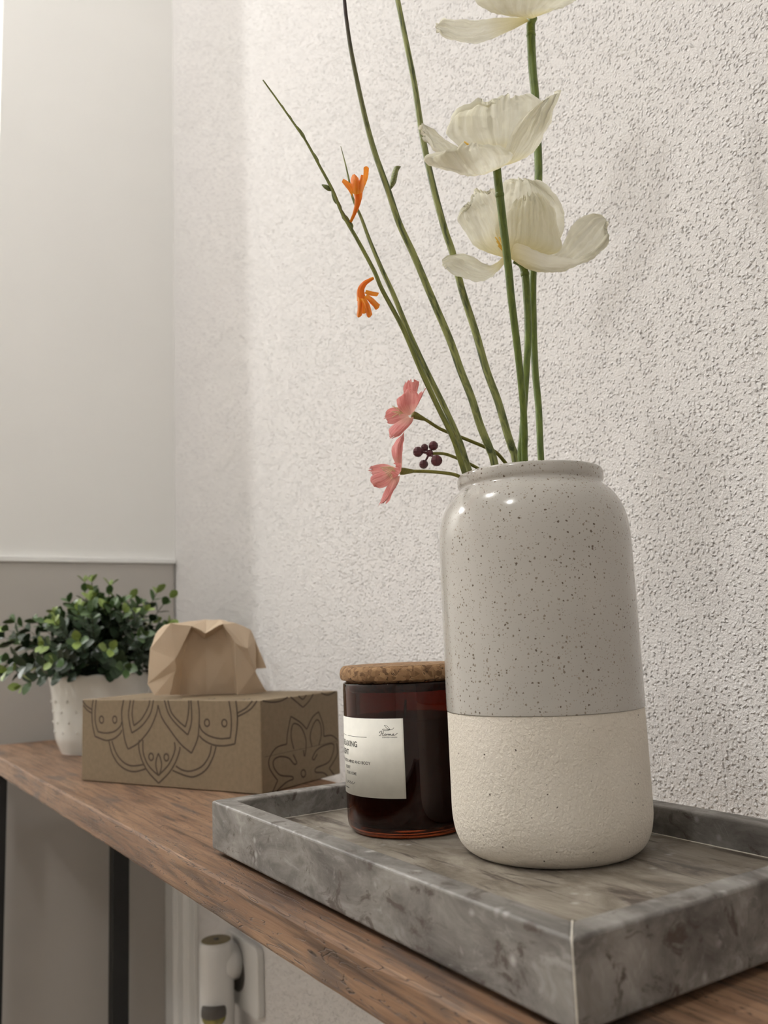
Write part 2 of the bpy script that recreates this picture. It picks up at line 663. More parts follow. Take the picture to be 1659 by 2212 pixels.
M = dict(
    plaster=mat_plaster(),
    white_wall=mat_paint('white_wall_paint', (0.83, 0.815, 0.785)),
    ceiling=mat_paint('ceiling_paint', (0.88, 0.87, 0.85)),
    panel=mat_paint('greige_panel', (0.46, 0.43, 0.395), 0.5),
    panel_edge=mat_paint('pale_edge_strip', (0.85, 0.84, 0.82), 0.4),
    floor=plain('floor_planks', (0.36, 0.29, 0.22), 0.5, var=0.25, scale=6),
    wood=mat_wood(),
    black=plain('black_metal', (0.006, 0.006, 0.006), 0.6, var=0.2),
    marble=mat_marble('grey_marble'),
    marble_dark=mat_marble('streaked_marble_floor', True),
    glue=plain('pale_glue', (0.66, 0.62, 0.54), 0.6, var=0.1, scale=300),
    rubber=plain('black_rubber', (0.01, 0.01, 0.01), 0.8, var=0.2),
    glaze=mat_glaze(),
    bisque=mat_bisque(),
    cork=mat_cork(),
    amber=mat_amber(),
    wax=plain('candle_wax', (0.20, 0.12, 0.07), 0.6, var=0.08),
    paper=plain('label_paper', (0.80, 0.775, 0.70), 0.6, var=0.03, scale=200),
    ink=plain('black_ink', (0.018, 0.016, 0.014), 0.6, var=0.1),
    ink_soft=plain('grey_ink', (0.09, 0.08, 0.07), 0.6, var=0.1),
    card=mat_card(),
    print_=plain('brown_print', (0.060, 0.040, 0.022), 0.75, var=0.15, scale=200),
    ceramic=plain('white_ceramic', (0.76, 0.75, 0.70), 0.25, var=0.02),
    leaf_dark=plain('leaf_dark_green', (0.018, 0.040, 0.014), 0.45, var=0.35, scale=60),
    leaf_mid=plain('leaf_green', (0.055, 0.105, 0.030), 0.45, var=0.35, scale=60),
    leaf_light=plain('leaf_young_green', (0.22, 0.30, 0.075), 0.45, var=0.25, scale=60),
    twig=plain('plant_twig', (0.05, 0.055, 0.02), 0.7, var=0.3),
    soil=plain('dark_moss', (0.010, 0.014, 0.008), 0.9, var=0.4, scale=200),
    plastic=plain('white_plastic', (0.70, 0.69, 0.67), 0.35, var=0.02),
    oil=plain('olive_glass', (0.26, 0.23, 0.07), 0.2, var=0.3, scale=90),
    vent=plain('olive_brown_vent', (0.20, 0.16, 0.085), 0.5, var=0.2, scale=200),
    petal=mat_petal('cream_petal', (0.82, 0.79, 0.65), (0.93, 0.91, 0.80), (0.84, 0.74, 0.36), 0.5, 0.35, 0.6, 0.9),
    pink=mat_petal('pink_petal', (0.68, 0.22, 0.205), (0.86, 0.42, 0.39), (0.90, 0.58, 0.48), 0.4),
    orange=mat_petal('orange_petal', (0.86, 0.19, 0.015), (0.95, 0.40, 0.05), (0.93, 0.40, 0.03), 0.4, 0.5, 0.35),
    yellow=plain('yellow_stamen', (0.80, 0.50, 0.08), 0.6, var=0.2),
    cream_st=plain('cream_stamen', (0.85, 0.70, 0.42), 0.6, var=0.2),
    tissue=mat_petal('unbleached_tissue', (0.66, 0.53, 0.38), (0.72, 0.585, 0.43), (0.69, 0.555, 0.405), 0.32, 0.6, 0.9, 0.2),
    stem=mat_stem('green_stem', (0.07, 0.085, 0.012), (0.20, 0.215, 0.040)),
    stem_mott=mat_stem('mottled_green_stem', (0.05, 0.07, 0.015), (0.27, 0.29, 0.09)),
    stem_dark=mat_stem('dark_tipped_stem', (0.05, 0.07, 0.015), (0.27, 0.29, 0.09), (0.035, 0.016, 0.012)),
    stem_poppy=mat_stem('poppy_stem_green', (0.075, 0.115, 0.012), (0.135, 0.185, 0.024)),
    stem_olive=mat_stem('olive_stem', (0.13, 0.12, 0.015), (0.22, 0.20, 0.03)),
    bud=plain('purple_bud', (0.10, 0.022, 0.030), 0.4, var=0.35, scale=400),
    bud_green=plain('green_bud', (0.13, 0.15, 0.035), 0.45, var=0.3, scale=300),
)

# ------------------------------------------------------------------ measured shapes (metres; prints in 0..1 of their face)
STEMS_DATA = {"spike":{"p":[[0.1112,-0.1773,0.9],[0.0956,-0.168,0.955],[0.07999,-0.15871,0.99597],[0.07836,-0.15868,1.00321],[0.07545,-0.15816,1.01291],[0.07209,-0.15752,1.02384],[0.06494,-0.15517,1.04049],[0.05709,-0.15269,1.05937],[0.04851,-0.15023,1.0817],[0.03897,-0.14683,1.10197],[0.03499,-0.14569,1.11232],[0.02716,-0.14289,1.12894],[0.02326,-0.14141,1.13665],[0.01934,-0.13999,1.14486],[0.01532,-0.13891,1.15575],[0.00898,-0.13664,1.16921],[0.00286,-0.13442,1.18195],[-0.00168,-0.13253,1.18975],[-0.00988,-0.12904,1.20337],[-0.01721,-0.12588,1.21526]],"r":[0.001445,0.001445,0.001445,0.001441,0.00143,0.00141,0.001368,0.001307,0.001219,0.001123,0.001071,0.000978,0.000932,0.000881,0.000815,0.000725,0.000635,0.000575,0.000466,0.000366]},"blade":{"p":[[0.1132,-0.1693,0.9],[0.09957,-0.1625,0.955],[0.08594,-0.15569,0.99782],[0.08442,-0.15517,1.00575],[0.08228,-0.15427,1.01424],[0.07935,-0.15302,1.02552],[0.07302,-0.14986,1.04328],[0.06562,-0.14606,1.06249],[0.05795,-0.14226,1.08388],[0.05102,-0.13902,1.10542],[0.04567,-0.13638,1.12009],[0.04049,-0.13395,1.13586],[0.03674,-0.13229,1.14852],[0.03296,-0.13051,1.15968],[0.03126,-0.13008,1.1697],[0.02956,-0.12962,1.17924],[0.02742,-0.12891,1.18936]],"r":[0.001525,0.001525,0.001525,0.001528,0.001529,0.00153,0.00152,0.001488,0.001415,0.001292,0.001172,0.001009,0.00085,0.000684,0.000524,0.000353,0.000152]},"dark":{"p":[[0.1132,-0.1653,0.9],[0.10402,-0.16435,0.955],[0.09484,-0.16339,1.00847],[0.09218,-0.16291,1.01832],[0.08784,-0.1616,1.03046],[0.08341,-0.16068,1.04604],[0.07838,-0.15922,1.06048],[0.0733,-0.15795,1.07666],[0.0663,-0.15574,1.09545],[0.06323,-0.15477,1.10374],[0.05597,-0.15251,1.12337],[0.04918,-0.15019,1.14032],[0.04399,-0.14902,1.15772],[0.037,-0.1473,1.18],[0.03166,-0.14661,1.20177],[0.02563,-0.14663,1.23219],[0.02284,-0.14718,1.25046],[0.02146,-0.14784,1.2624],[0.02076,-0.14871,1.27255]],"r":[0.002135,0.002135,0.002135,0.002133,0.002124,0.002102,0.002073,0.00203,0.001968,0.001937,0.001853,0.001769,0.001677,0.001545,0.001405,0.001191,0.001051,0.000956,0.000873]},"tall":{"p":[[0.1172,-0.1613,0.9],[0.11508,-0.16062,0.955],[0.11297,-0.15993,1.01049],[0.11091,-0.15919,1.02202],[0.10917,-0.15842,1.02924],[0.10531,-0.15683,1.04712],[0.10037,-0.1545,1.06493],[0.09584,-0.15268,1.08597],[0.09063,-0.15042,1.10723],[0.08882,-0.14972,1.11577],[0.08561,-0.1486,1.1329],[0.08212,-0.14708,1.14643],[0.07741,-0.14536,1.16978],[0.0739,-0.14431,1.19026],[0.07143,-0.1438,1.20811],[0.06875,-0.14357,1.23213],[0.06494,-0.14269,1.25754],[0.06109,-0.14181,1.2829],[0.05957,-0.14147,1.29282]],"r":[0.002197,0.002197,0.002197,0.002195,0.00219,0.002172,0.002147,0.002109,0.002063,0.002043,0.002001,0.001964,0.001896,0.001833,0.001775,0.001692,0.001599,0.001501,0.001461]},"p_mid":{"p":[[0.1092,-0.1793,0.9],[0.10731,-0.17712,0.955],[0.10542,-0.17494,1.00709],[0.10247,-0.17905,1.02398],[0.09974,-0.1823,1.03795],[0.09571,-0.18591,1.05519],[0.0917,-0.18902,1.07088],[0.08645,-0.19291,1.0908],[0.08364,-0.19543,1.10258],[0.07839,-0.1994,1.12243],[0.07312,-0.20345,1.14237],[0.07106,-0.2052,1.15054]],"r":[0.001693,0.001693,0.001693,0.001737,0.001774,0.001818,0.001859,0.001911,0.001941,0.001993,0.002044,0.002065]},"p_low":{"p":[[0.1152,-0.1733,0.9],[0.1121,-0.1706,0.955],[0.109,-0.16789,1.00869],[0.10965,-0.1695,1.02605],[0.11069,-0.1712,1.04101],[0.112,-0.17345,1.06108],[0.1131,-0.17559,1.08131],[0.11273,-0.1768,1.10176],[0.11146,-0.17711,1.11776],[0.10762,-0.17473,1.12241]],"r":[0.0016,0.0016,0.0016,0.001681,0.001751,0.001844,0.001939,0.002034,0.002108,0.002138]},"p_top":{"p":[[0.1232,-0.1713,0.9],[0.1269,-0.16606,0.955],[0.13059,-0.16082,1.01165],[0.13118,-0.16057,1.03118],[0.13169,-0.16042,1.0472],[0.13162,-0.1598,1.06778],[0.13262,-0.15978,1.09523],[0.13425,-0.16025,1.12314],[0.13784,-0.16202,1.1543],[0.14079,-0.16353,1.18316],[0.14174,-0.16393,1.20221],[0.14241,-0.16406,1.23648],[0.14216,-0.16376,1.25616],[0.14272,-0.16403,1.27847],[0.14306,-0.16423,1.28461],[0.1445,-0.16511,1.2889]],"r":[0.001791,0.001791,0.001791,0.001848,0.001895,0.001954,0.002033,0.002113,0.002203,0.002286,0.00234,0.002438,0.002493,0.002556,0.002574,0.002587]},"pinkU":{"p":[[0.1132,-0.1613,0.9],[0.11502,-0.15899,0.955],[0.11685,-0.15668,0.99801],[0.11307,-0.15779,1.00475],[0.10949,-0.15815,1.00954],[0.10642,-0.15822,1.01312],[0.10067,-0.15778,1.01834],[0.09412,-0.15623,1.02114],[0.08099,-0.15295,1.02594],[0.07008,-0.15022,1.02976],[0.06132,-0.14856,1.03448],[0.05509,-0.14704,1.03666]],"r":[0.001011,0.001011,0.001011,0.000994,0.000981,0.000971,0.000954,0.000938,0.000908,0.000883,0.000861,0.000847]},"pinkL":{"p":[[0.1032,-0.1693,0.9],[0.09442,-0.16219,0.955],[0.08565,-0.15508,0.99542],[0.08091,-0.15525,1.00079],[0.07683,-0.15485,1.00404],[0.07159,-0.15347,1.0054],[0.0623,-0.15071,1.00621],[0.05458,-0.14834,1.00634],[0.0467,-0.1459,1.00621]],"r":[0.000976,0.000976,0.000976,0.000952,0.000935,0.000917,0.000885,0.000858,0.000831]},"buds":{"p":[[0.1072,-0.1633,0.9],[0.10417,-0.15834,0.955],[0.10114,-0.15337,0.9966],[0.09708,-0.1546,1.00372],[0.09353,-0.15459,1.00751],[0.09028,-0.15408,1.00963],[0.08479,-0.1529,1.0122],[0.07709,-0.15108,1.0152],[0.0713,-0.14956,1.01677],[0.06469,-0.14744,1.01664]],"r":[0.000873,0.000873,0.000873,0.000869,0.000866,0.000864,0.000861,0.000857,0.000854,0.00085]}}
ORANGE_DATA = [{"tube":[[0.02439,-0.14109,1.13888],[0.02515,-0.14333,1.14194],[0.02586,-0.14574,1.14618],[0.02625,-0.14682,1.15094],[0.02588,-0.14721,1.15455]],"r":[0.0007,0.0009,0.0014,0.0021,0.0026],"lobes":[[[[0.02255,-0.14766,1.14881],[0.02305,-0.14608,1.15175],[0.0251,-0.14427,1.15446]],[[0.01971,-0.14664,1.15369],[0.02111,-0.14446,1.15669],[0.02345,-0.144,1.15911]],[[0.01782,-0.14488,1.15766],[0.01876,-0.14339,1.15943],[0.0198,-0.14316,1.16113]]],[[[0.02224,-0.14787,1.1512],[0.02218,-0.15109,1.14912],[0.02457,-0.15049,1.15055]],[[0.02049,-0.14879,1.15619],[0.02068,-0.1535,1.1547],[0.02402,-0.15216,1.15524]],[[0.02141,-0.14894,1.1605],[0.02139,-0.15128,1.1601],[0.02294,-0.15101,1.15963]]],[[[0.02376,-0.14997,1.15059],[0.02497,-0.15075,1.15053],[0.02746,-0.14914,1.15274]],[[0.02344,-0.1517,1.1548],[0.02461,-0.15262,1.15569],[0.02838,-0.14934,1.1573]],[[0.02527,-0.15136,1.15984],[0.02604,-0.15199,1.16052],[0.0277,-0.15067,1.1606]]],[[[0.0268,-0.14739,1.15211],[0.0283,-0.14733,1.15306],[0.02983,-0.14643,1.15598]],[[0.0272,-0.14994,1.15824],[0.02972,-0.14831,1.16025],[0.03175,-0.1474,1.16126]],[[0.02789,-0.1501,1.16354],[0.02993,-0.14916,1.16433],[0.03221,-0.14829,1.16462]],[[0.02799,-0.15058,1.16593],[0.02948,-0.15056,1.16714],[0.03125,-0.15044,1.16667]]],[[[0.02563,-0.14337,1.15426],[0.02782,-0.14268,1.15595],[0.02879,-0.1443,1.15464]],[[0.02537,-0.14181,1.16018],[0.02868,-0.14074,1.16239],[0.02956,-0.14346,1.16077]],[[0.02624,-0.14297,1.16352],[0.02823,-0.14216,1.16526],[0.02879,-0.14351,1.16395]]]]},{"tube":[[0.03522,-0.14417,1.10887],[0.03293,-0.14361,1.10734],[0.03027,-0.14268,1.10512],[0.02901,-0.14128,1.10184],[0.02963,-0.14086,1.09704]],"r":[0.0008,0.001,0.0014,0.0019,0.0025],"lobes":[[[[0.02671,-0.14157,1.09825],[0.02604,-0.14437,1.09608],[0.02779,-0.14421,1.09547]],[[0.02695,-0.14081,1.09301],[0.02647,-0.14379,1.09111],[0.02888,-0.14312,1.09204]],[[0.02748,-0.13918,1.08863],[0.02731,-0.14119,1.0869],[0.02898,-0.14134,1.0884]]],[[[0.02665,-0.14473,1.09582],[0.02683,-0.14712,1.09498],[0.02957,-0.14549,1.0961]],[[0.02846,-0.14512,1.09125],[0.02813,-0.14828,1.08982],[0.03134,-0.14602,1.09247]],[[0.03047,-0.14349,1.08817],[0.03071,-0.14567,1.08595],[0.03308,-0.14522,1.08829]]],[[[0.02882,-0.14407,1.09773],[0.02911,-0.1454,1.0973],[0.03141,-0.14368,1.09964]],[[0.03085,-0.14603,1.09438],[0.03153,-0.14765,1.09417],[0.03435,-0.14518,1.09712]],[[0.03468,-0.14561,1.09146],[0.03536,-0.1472,1.09102],[0.03733,-0.14657,1.09388]]],[[[0.03027,-0.14193,1.10083],[0.03158,-0.14169,1.10143],[0.03244,-0.14133,1.10301]],[[0.03328,-0.1425,1.09967],[0.035,-0.14256,1.10049],[0.03606,-0.14237,1.1023]],[[0.03615,-0.14428,1.09906],[0.03767,-0.14421,1.09988],[0.03801,-0.14468,1.10131]]],[[[0.02914,-0.1386,1.09981],[0.0312,-0.13758,1.10006],[0.03209,-0.13938,1.10009]],[[0.03028,-0.13736,1.09537],[0.03295,-0.13674,1.09557],[0.03383,-0.13861,1.09609]],[[0.03107,-0.1372,1.09149],[0.03303,-0.13725,1.09131],[0.0337,-0.13899,1.09184]]]]}]
PETALS_DATA = {"mid":[[[[0.06853,-0.20367,1.15134],[0.07232,-0.20383,1.15184],[0.07351,-0.20698,1.15156]],[[0.05844,-0.19512,1.16104],[0.08009,-0.19628,1.16939],[0.08679,-0.20848,1.16563]],[[0.05149,-0.19089,1.16995],[0.08232,-0.19218,1.18605],[0.09579,-0.21201,1.17968]],[[0.05768,-0.19222,1.18199],[0.08313,-0.19218,1.19681],[0.09947,-0.21155,1.19092]],[[0.07193,-0.19572,1.19],[0.08704,-0.1953,1.19998],[0.09552,-0.20538,1.19817]]],[[[0.06623,-0.20472,1.15211],[0.06949,-0.2043,1.15129],[0.06834,-0.20783,1.14818]],[[0.05603,-0.19284,1.16403],[0.05303,-0.19786,1.15553],[0.05149,-0.20292,1.1488]],[[0.04713,-0.1861,1.17274],[0.04393,-0.18981,1.16449],[0.04264,-0.19471,1.15584]],[[0.04078,-0.1836,1.17541],[0.04039,-0.18618,1.17086],[0.03946,-0.1894,1.16509]]],[[[0.06691,-0.20476,1.14983],[0.06918,-0.20723,1.14848],[0.07302,-0.2088,1.14999]],[[0.05111,-0.20294,1.14338],[0.05496,-0.21191,1.13875],[0.06928,-0.2179,1.1469]],[[0.03839,-0.19944,1.14349],[0.04495,-0.21724,1.13767],[0.06622,-0.22291,1.14555]],[[0.03261,-0.19753,1.14734],[0.03861,-0.21878,1.14264],[0.06223,-0.22516,1.14579]],[[0.03852,-0.20521,1.14838],[0.04027,-0.22033,1.1453],[0.056,-0.22489,1.14688]]],[[[0.06971,-0.20436,1.15083],[0.07113,-0.20746,1.1494],[0.07633,-0.20663,1.15279]],[[0.068,-0.21302,1.15148],[0.07597,-0.21578,1.15115],[0.08957,-0.21174,1.15995]],[[0.0687,-0.21971,1.15947],[0.08117,-0.22098,1.16139],[0.09669,-0.21599,1.17139]],[[0.07428,-0.22266,1.16926],[0.08722,-0.22218,1.1732],[0.09864,-0.21878,1.18007]],[[0.08725,-0.22353,1.18086],[0.09275,-0.22311,1.18545],[0.09859,-0.22186,1.19095]]]],"low":[[[[0.10187,-0.17122,1.12392],[0.10467,-0.17069,1.12422],[0.10504,-0.17327,1.12377]],[[0.08693,-0.16807,1.12747],[0.09992,-0.16498,1.1371],[0.10852,-0.16897,1.14145]],[[0.08023,-0.16656,1.13711],[0.09444,-0.16474,1.14941],[0.10696,-0.16836,1.15772]],[[0.07865,-0.16437,1.14433],[0.0909,-0.16375,1.15711],[0.10448,-0.16799,1.16493]],[[0.08314,-0.16491,1.15134],[0.09127,-0.16542,1.15831],[0.09959,-0.16692,1.16333]]],[[[0.10422,-0.17048,1.12474],[0.11002,-0.16973,1.12631],[0.1123,-0.17459,1.12482]],[[0.10316,-0.16549,1.1417],[0.12255,-0.16729,1.14829],[0.13515,-0.18086,1.13707]],[[0.10419,-0.16411,1.15763],[0.12692,-0.16612,1.16673],[0.139,-0.18333,1.15064]],[[0.1099,-0.16536,1.171],[0.12716,-0.16675,1.1764],[0.13765,-0.17964,1.16228]],[[0.11521,-0.16707,1.17467],[0.12528,-0.16705,1.17829],[0.13063,-0.17257,1.1759]]],[[[0.10205,-0.17359,1.12299],[0.1035,-0.1767,1.1215],[0.10898,-0.17808,1.12266]],[[0.09905,-0.17769,1.1301],[0.10611,-0.18881,1.12566],[0.12426,-0.19072,1.12372]],[[0.1001,-0.17784,1.14086],[0.10787,-0.19003,1.1399],[0.12623,-0.19155,1.13495]],[[0.10276,-0.17638,1.15019],[0.1115,-0.18717,1.15139],[0.12485,-0.18834,1.14944]],[[0.10702,-0.17769,1.15551],[0.11294,-0.18437,1.15765],[0.12077,-0.18575,1.15689]]],[[[0.10866,-0.17128,1.12645],[0.10483,-0.17522,1.12187],[0.09913,-0.18073,1.11942]],[[0.12427,-0.17645,1.12505],[0.11213,-0.18127,1.11519],[0.09226,-0.1933,1.12033]],[[0.13501,-0.18235,1.13231],[0.12473,-0.18926,1.11361],[0.10217,-0.20329,1.11258]],[[0.13915,-0.18815,1.14303],[0.13738,-0.19633,1.12033],[0.12129,-0.20629,1.11328]],[[0.14391,-0.19359,1.14938],[0.1472,-0.20226,1.13122],[0.13722,-0.2051,1.12272]],[[0.1488,-0.20003,1.14711],[0.15092,-0.20506,1.14023],[0.1465,-0.20574,1.13301]]],[[[0.10187,-0.17122,1.12392],[0.10105,-0.17381,1.12109],[0.09957,-0.17607,1.1188]],[[0.09806,-0.16575,1.12079],[0.09565,-0.17045,1.11523],[0.09184,-0.17682,1.11062]],[[0.0906,-0.15948,1.1268],[0.08756,-0.16612,1.11393],[0.08338,-0.17506,1.10468]],[[0.08252,-0.1555,1.12747],[0.07964,-0.1605,1.11844],[0.07596,-0.16828,1.10759]],[[0.07497,-0.15342,1.1232],[0.0735,-0.15552,1.11992],[0.07234,-0.15999,1.11527]]]],"top":[[[[0.14028,-0.16238,1.2891],[0.13977,-0.16509,1.28581],[0.13831,-0.1672,1.28257]],[[0.127,-0.1516,1.2912],[0.12442,-0.15546,1.28141],[0.12181,-0.15936,1.27203]],[[0.11426,-0.14197,1.29087],[0.11108,-0.14624,1.27875],[0.10704,-0.15106,1.26616]],[[0.10257,-0.13557,1.29124],[0.09923,-0.13785,1.28223],[0.09589,-0.14015,1.27332]],[[0.09615,-0.13309,1.28731],[0.09495,-0.13311,1.28498],[0.0943,-0.13545,1.28009]]],[[[0.13855,-0.1645,1.28696],[0.14141,-0.16733,1.28554],[0.14547,-0.16927,1.28828]],[[0.12242,-0.16179,1.28363],[0.12747,-0.17398,1.27907],[0.14505,-0.17918,1.28432]],[[0.11301,-0.15832,1.28529],[0.12321,-0.17898,1.28217],[0.14972,-0.18591,1.28454]],[[0.10842,-0.15432,1.29349],[0.12272,-0.1805,1.29272],[0.15731,-0.1884,1.29102]],[[0.11126,-0.15375,1.3073],[0.12626,-0.17774,1.30522],[0.15847,-0.18674,1.30488]]],[[[0.1425,-0.16176,1.29102],[0.14798,-0.16098,1.29372],[0.1481,-0.16558,1.29187]],[[0.13594,-0.15014,1.30456],[0.15301,-0.15308,1.31264],[0.16347,-0.16632,1.3076]],[[0.12819,-0.14327,1.32211],[0.15628,-0.15126,1.33147],[0.17223,-0.17075,1.32082]],[[0.12871,-0.14821,1.33464],[0.15424,-0.15484,1.34582],[0.16778,-0.17248,1.33361]]],[[[0.14519,-0.16561,1.28914],[0.14613,-0.16744,1.28918],[0.14946,-0.16665,1.29291]],[[0.14983,-0.17464,1.28878],[0.15526,-0.17535,1.29323],[0.16312,-0.1704,1.30458]],[[0.16044,-0.18374,1.29408],[0.16932,-0.18185,1.30527],[0.17107,-0.17561,1.31837]],[[0.16915,-0.18759,1.30417],[0.17489,-0.18667,1.31193],[0.17465,-0.18213,1.32145]]]],"pinkU":[[[[0.05417,-0.14553,1.03842],[0.05589,-0.14438,1.03915],[0.05557,-0.14653,1.03883]],[[0.05249,-0.14347,1.04676],[0.05792,-0.14134,1.04874],[0.05869,-0.14531,1.04779]],[[0.05165,-0.14376,1.0516],[0.0571,-0.14293,1.05405],[0.05962,-0.14704,1.05426]],[[0.05292,-0.14518,1.0549],[0.05664,-0.14417,1.05593],[0.05818,-0.14747,1.05522]]],[[[0.05482,-0.14712,1.03811],[0.05409,-0.14896,1.03757],[0.05539,-0.14762,1.0388]],[[0.05727,-0.14756,1.04527],[0.05625,-0.15136,1.04317],[0.05981,-0.1483,1.04689]],[[0.05869,-0.14927,1.04976],[0.05826,-0.15217,1.04718],[0.06145,-0.15012,1.05114]]],[[[0.05134,-0.14689,1.03604],[0.05068,-0.15118,1.03542],[0.05348,-0.14989,1.03826]],[[0.04591,-0.14738,1.03852],[0.04621,-0.15378,1.0394],[0.05398,-0.15319,1.04144]],[[0.04469,-0.14741,1.04329],[0.0456,-0.1542,1.04409],[0.05455,-0.15315,1.04597]],[[0.04604,-0.14849,1.04441],[0.04646,-0.15396,1.04646],[0.05165,-0.15288,1.04839]]],[[[0.05342,-0.14613,1.0377],[0.05454,-0.14321,1.03753],[0.05333,-0.14565,1.03531]],[[0.04987,-0.14085,1.0416],[0.05126,-0.13773,1.03926],[0.05011,-0.14074,1.03315]],[[0.04583,-0.1381,1.04107],[0.04667,-0.1357,1.03798],[0.04606,-0.13803,1.03286]],[[0.04451,-0.13683,1.03873],[0.04494,-0.13557,1.03682],[0.04437,-0.13715,1.03413]]],[[[0.0525,-0.1452,1.03583],[0.05245,-0.14856,1.03452],[0.05531,-0.14711,1.03617]],[[0.04609,-0.14274,1.03201],[0.04666,-0.14979,1.02871],[0.05239,-0.14928,1.03188]],[[0.04361,-0.14059,1.02904],[0.04404,-0.14744,1.02509],[0.04882,-0.14738,1.02753]],[[0.04394,-0.14031,1.02617],[0.04378,-0.14345,1.02399],[0.04651,-0.14418,1.02482]]]],"pinkL":[[[[0.04524,-0.1452,1.00769],[0.04491,-0.1474,1.00773],[0.0474,-0.14542,1.00781]],[[0.04313,-0.14368,1.01388],[0.04177,-0.14997,1.01347],[0.04674,-0.14727,1.01394]],[[0.04289,-0.14443,1.01906],[0.04249,-0.15012,1.01855],[0.04689,-0.14831,1.01933]],[[0.04567,-0.14837,1.02431],[0.04587,-0.14979,1.02474],[0.04707,-0.14924,1.02401]]],[[[0.04321,-0.14404,1.00872],[0.04314,-0.14618,1.00735],[0.04451,-0.14448,1.00631]],[[0.04024,-0.14002,1.01072],[0.03987,-0.14171,1.00794],[0.03953,-0.14326,1.00425]],[[0.03587,-0.13707,1.01022],[0.03493,-0.13835,1.00723],[0.03542,-0.14039,1.00328]],[[0.03381,-0.13665,1.00868],[0.03314,-0.13718,1.00732],[0.03349,-0.13826,1.00521]]],[[[0.04119,-0.14479,1.00674],[0.04077,-0.14657,1.0047],[0.04235,-0.14493,1.00318]],[[0.03728,-0.14205,1.00576],[0.03641,-0.14443,1.00191],[0.03923,-0.14331,0.9987]],[[0.03321,-0.13908,1.00408],[0.03309,-0.14078,1.00041],[0.03706,-0.14052,0.99783]],[[0.03307,-0.13733,1.00149],[0.03382,-0.13867,0.99939],[0.03619,-0.13883,0.99831]]],[[[0.04229,-0.1451,1.00435],[0.04225,-0.14846,1.00302],[0.0451,-0.14679,1.00352]],[[0.03907,-0.14308,0.99801],[0.03893,-0.1487,0.9961],[0.04355,-0.14756,0.99992]],[[0.0375,-0.14125,0.99343],[0.03772,-0.14598,0.99197],[0.04157,-0.14555,0.99583]],[[0.03685,-0.13892,0.98945],[0.03714,-0.14154,0.98954],[0.04018,-0.14259,0.99097]]],[[[0.04614,-0.14541,1.00554],[0.04539,-0.14739,1.00584],[0.04666,-0.14603,1.00715]],[[0.04225,-0.14713,1.0023],[0.04071,-0.15255,1.00454],[0.04409,-0.14958,1.00942]],[[0.03955,-0.14784,1.00271],[0.03759,-0.15311,1.00563],[0.04119,-0.15011,1.00956]]]]}
BALLS_DATA = [[[0.058,-0.1456,1.01744],0.00279],[[0.06306,-0.14459,1.02032],0.00207],[[0.06573,-0.14882,1.02067],0.00255],[[0.06247,-0.14387,1.01146],0.00243],[[0.06514,-0.15178,1.01211],0.00304],[[0.06427,-0.14721,1.0169],0.00194]]
SPIKEBUDS_DATA = [[[0.00305,-0.1336,1.18325],[-0.00139,-0.13253,1.19037],0.00097],[[0.00957,-0.13564,1.17042],[0.00596,-0.13503,1.17704],0.00097],[[0.01593,-0.13738,1.1564],[0.01106,-0.13528,1.15924],0.00134],[[0.0183,-0.1377,1.1493],[0.0155,-0.13761,1.15591],0.00109],[[0.02053,-0.13847,1.14535],[0.01795,-0.13845,1.15146],0.00109],[[0.02282,-0.13903,1.13994],[0.01981,-0.13881,1.14657],0.00121],[[0.02477,-0.13987,1.13744],[0.02158,-0.13945,1.1436],0.00134],[[0.02586,-0.14033,1.13595],[0.02441,-0.14062,1.13962],0.00109],[[-0.00312,-0.13128,1.19317],[-0.00556,-0.13092,1.19682],0.00061],[[-0.00687,-0.12986,1.19912],[-0.00908,-0.12956,1.20227],0.00055]]
DARKLEAF_DATA = [[[0.04641,-0.14595,1.16012],[0.04681,-0.14629,1.16059],[0.04743,-0.14674,1.16081]],[[0.04664,-0.14683,1.16429],[0.04702,-0.14934,1.16342],[0.05009,-0.14799,1.16492]],[[0.04746,-0.14821,1.16917],[0.04765,-0.15052,1.1678],[0.05069,-0.14929,1.17007]],[[0.04833,-0.14942,1.17282],[0.04902,-0.15107,1.17271],[0.05201,-0.1507,1.17322]]]
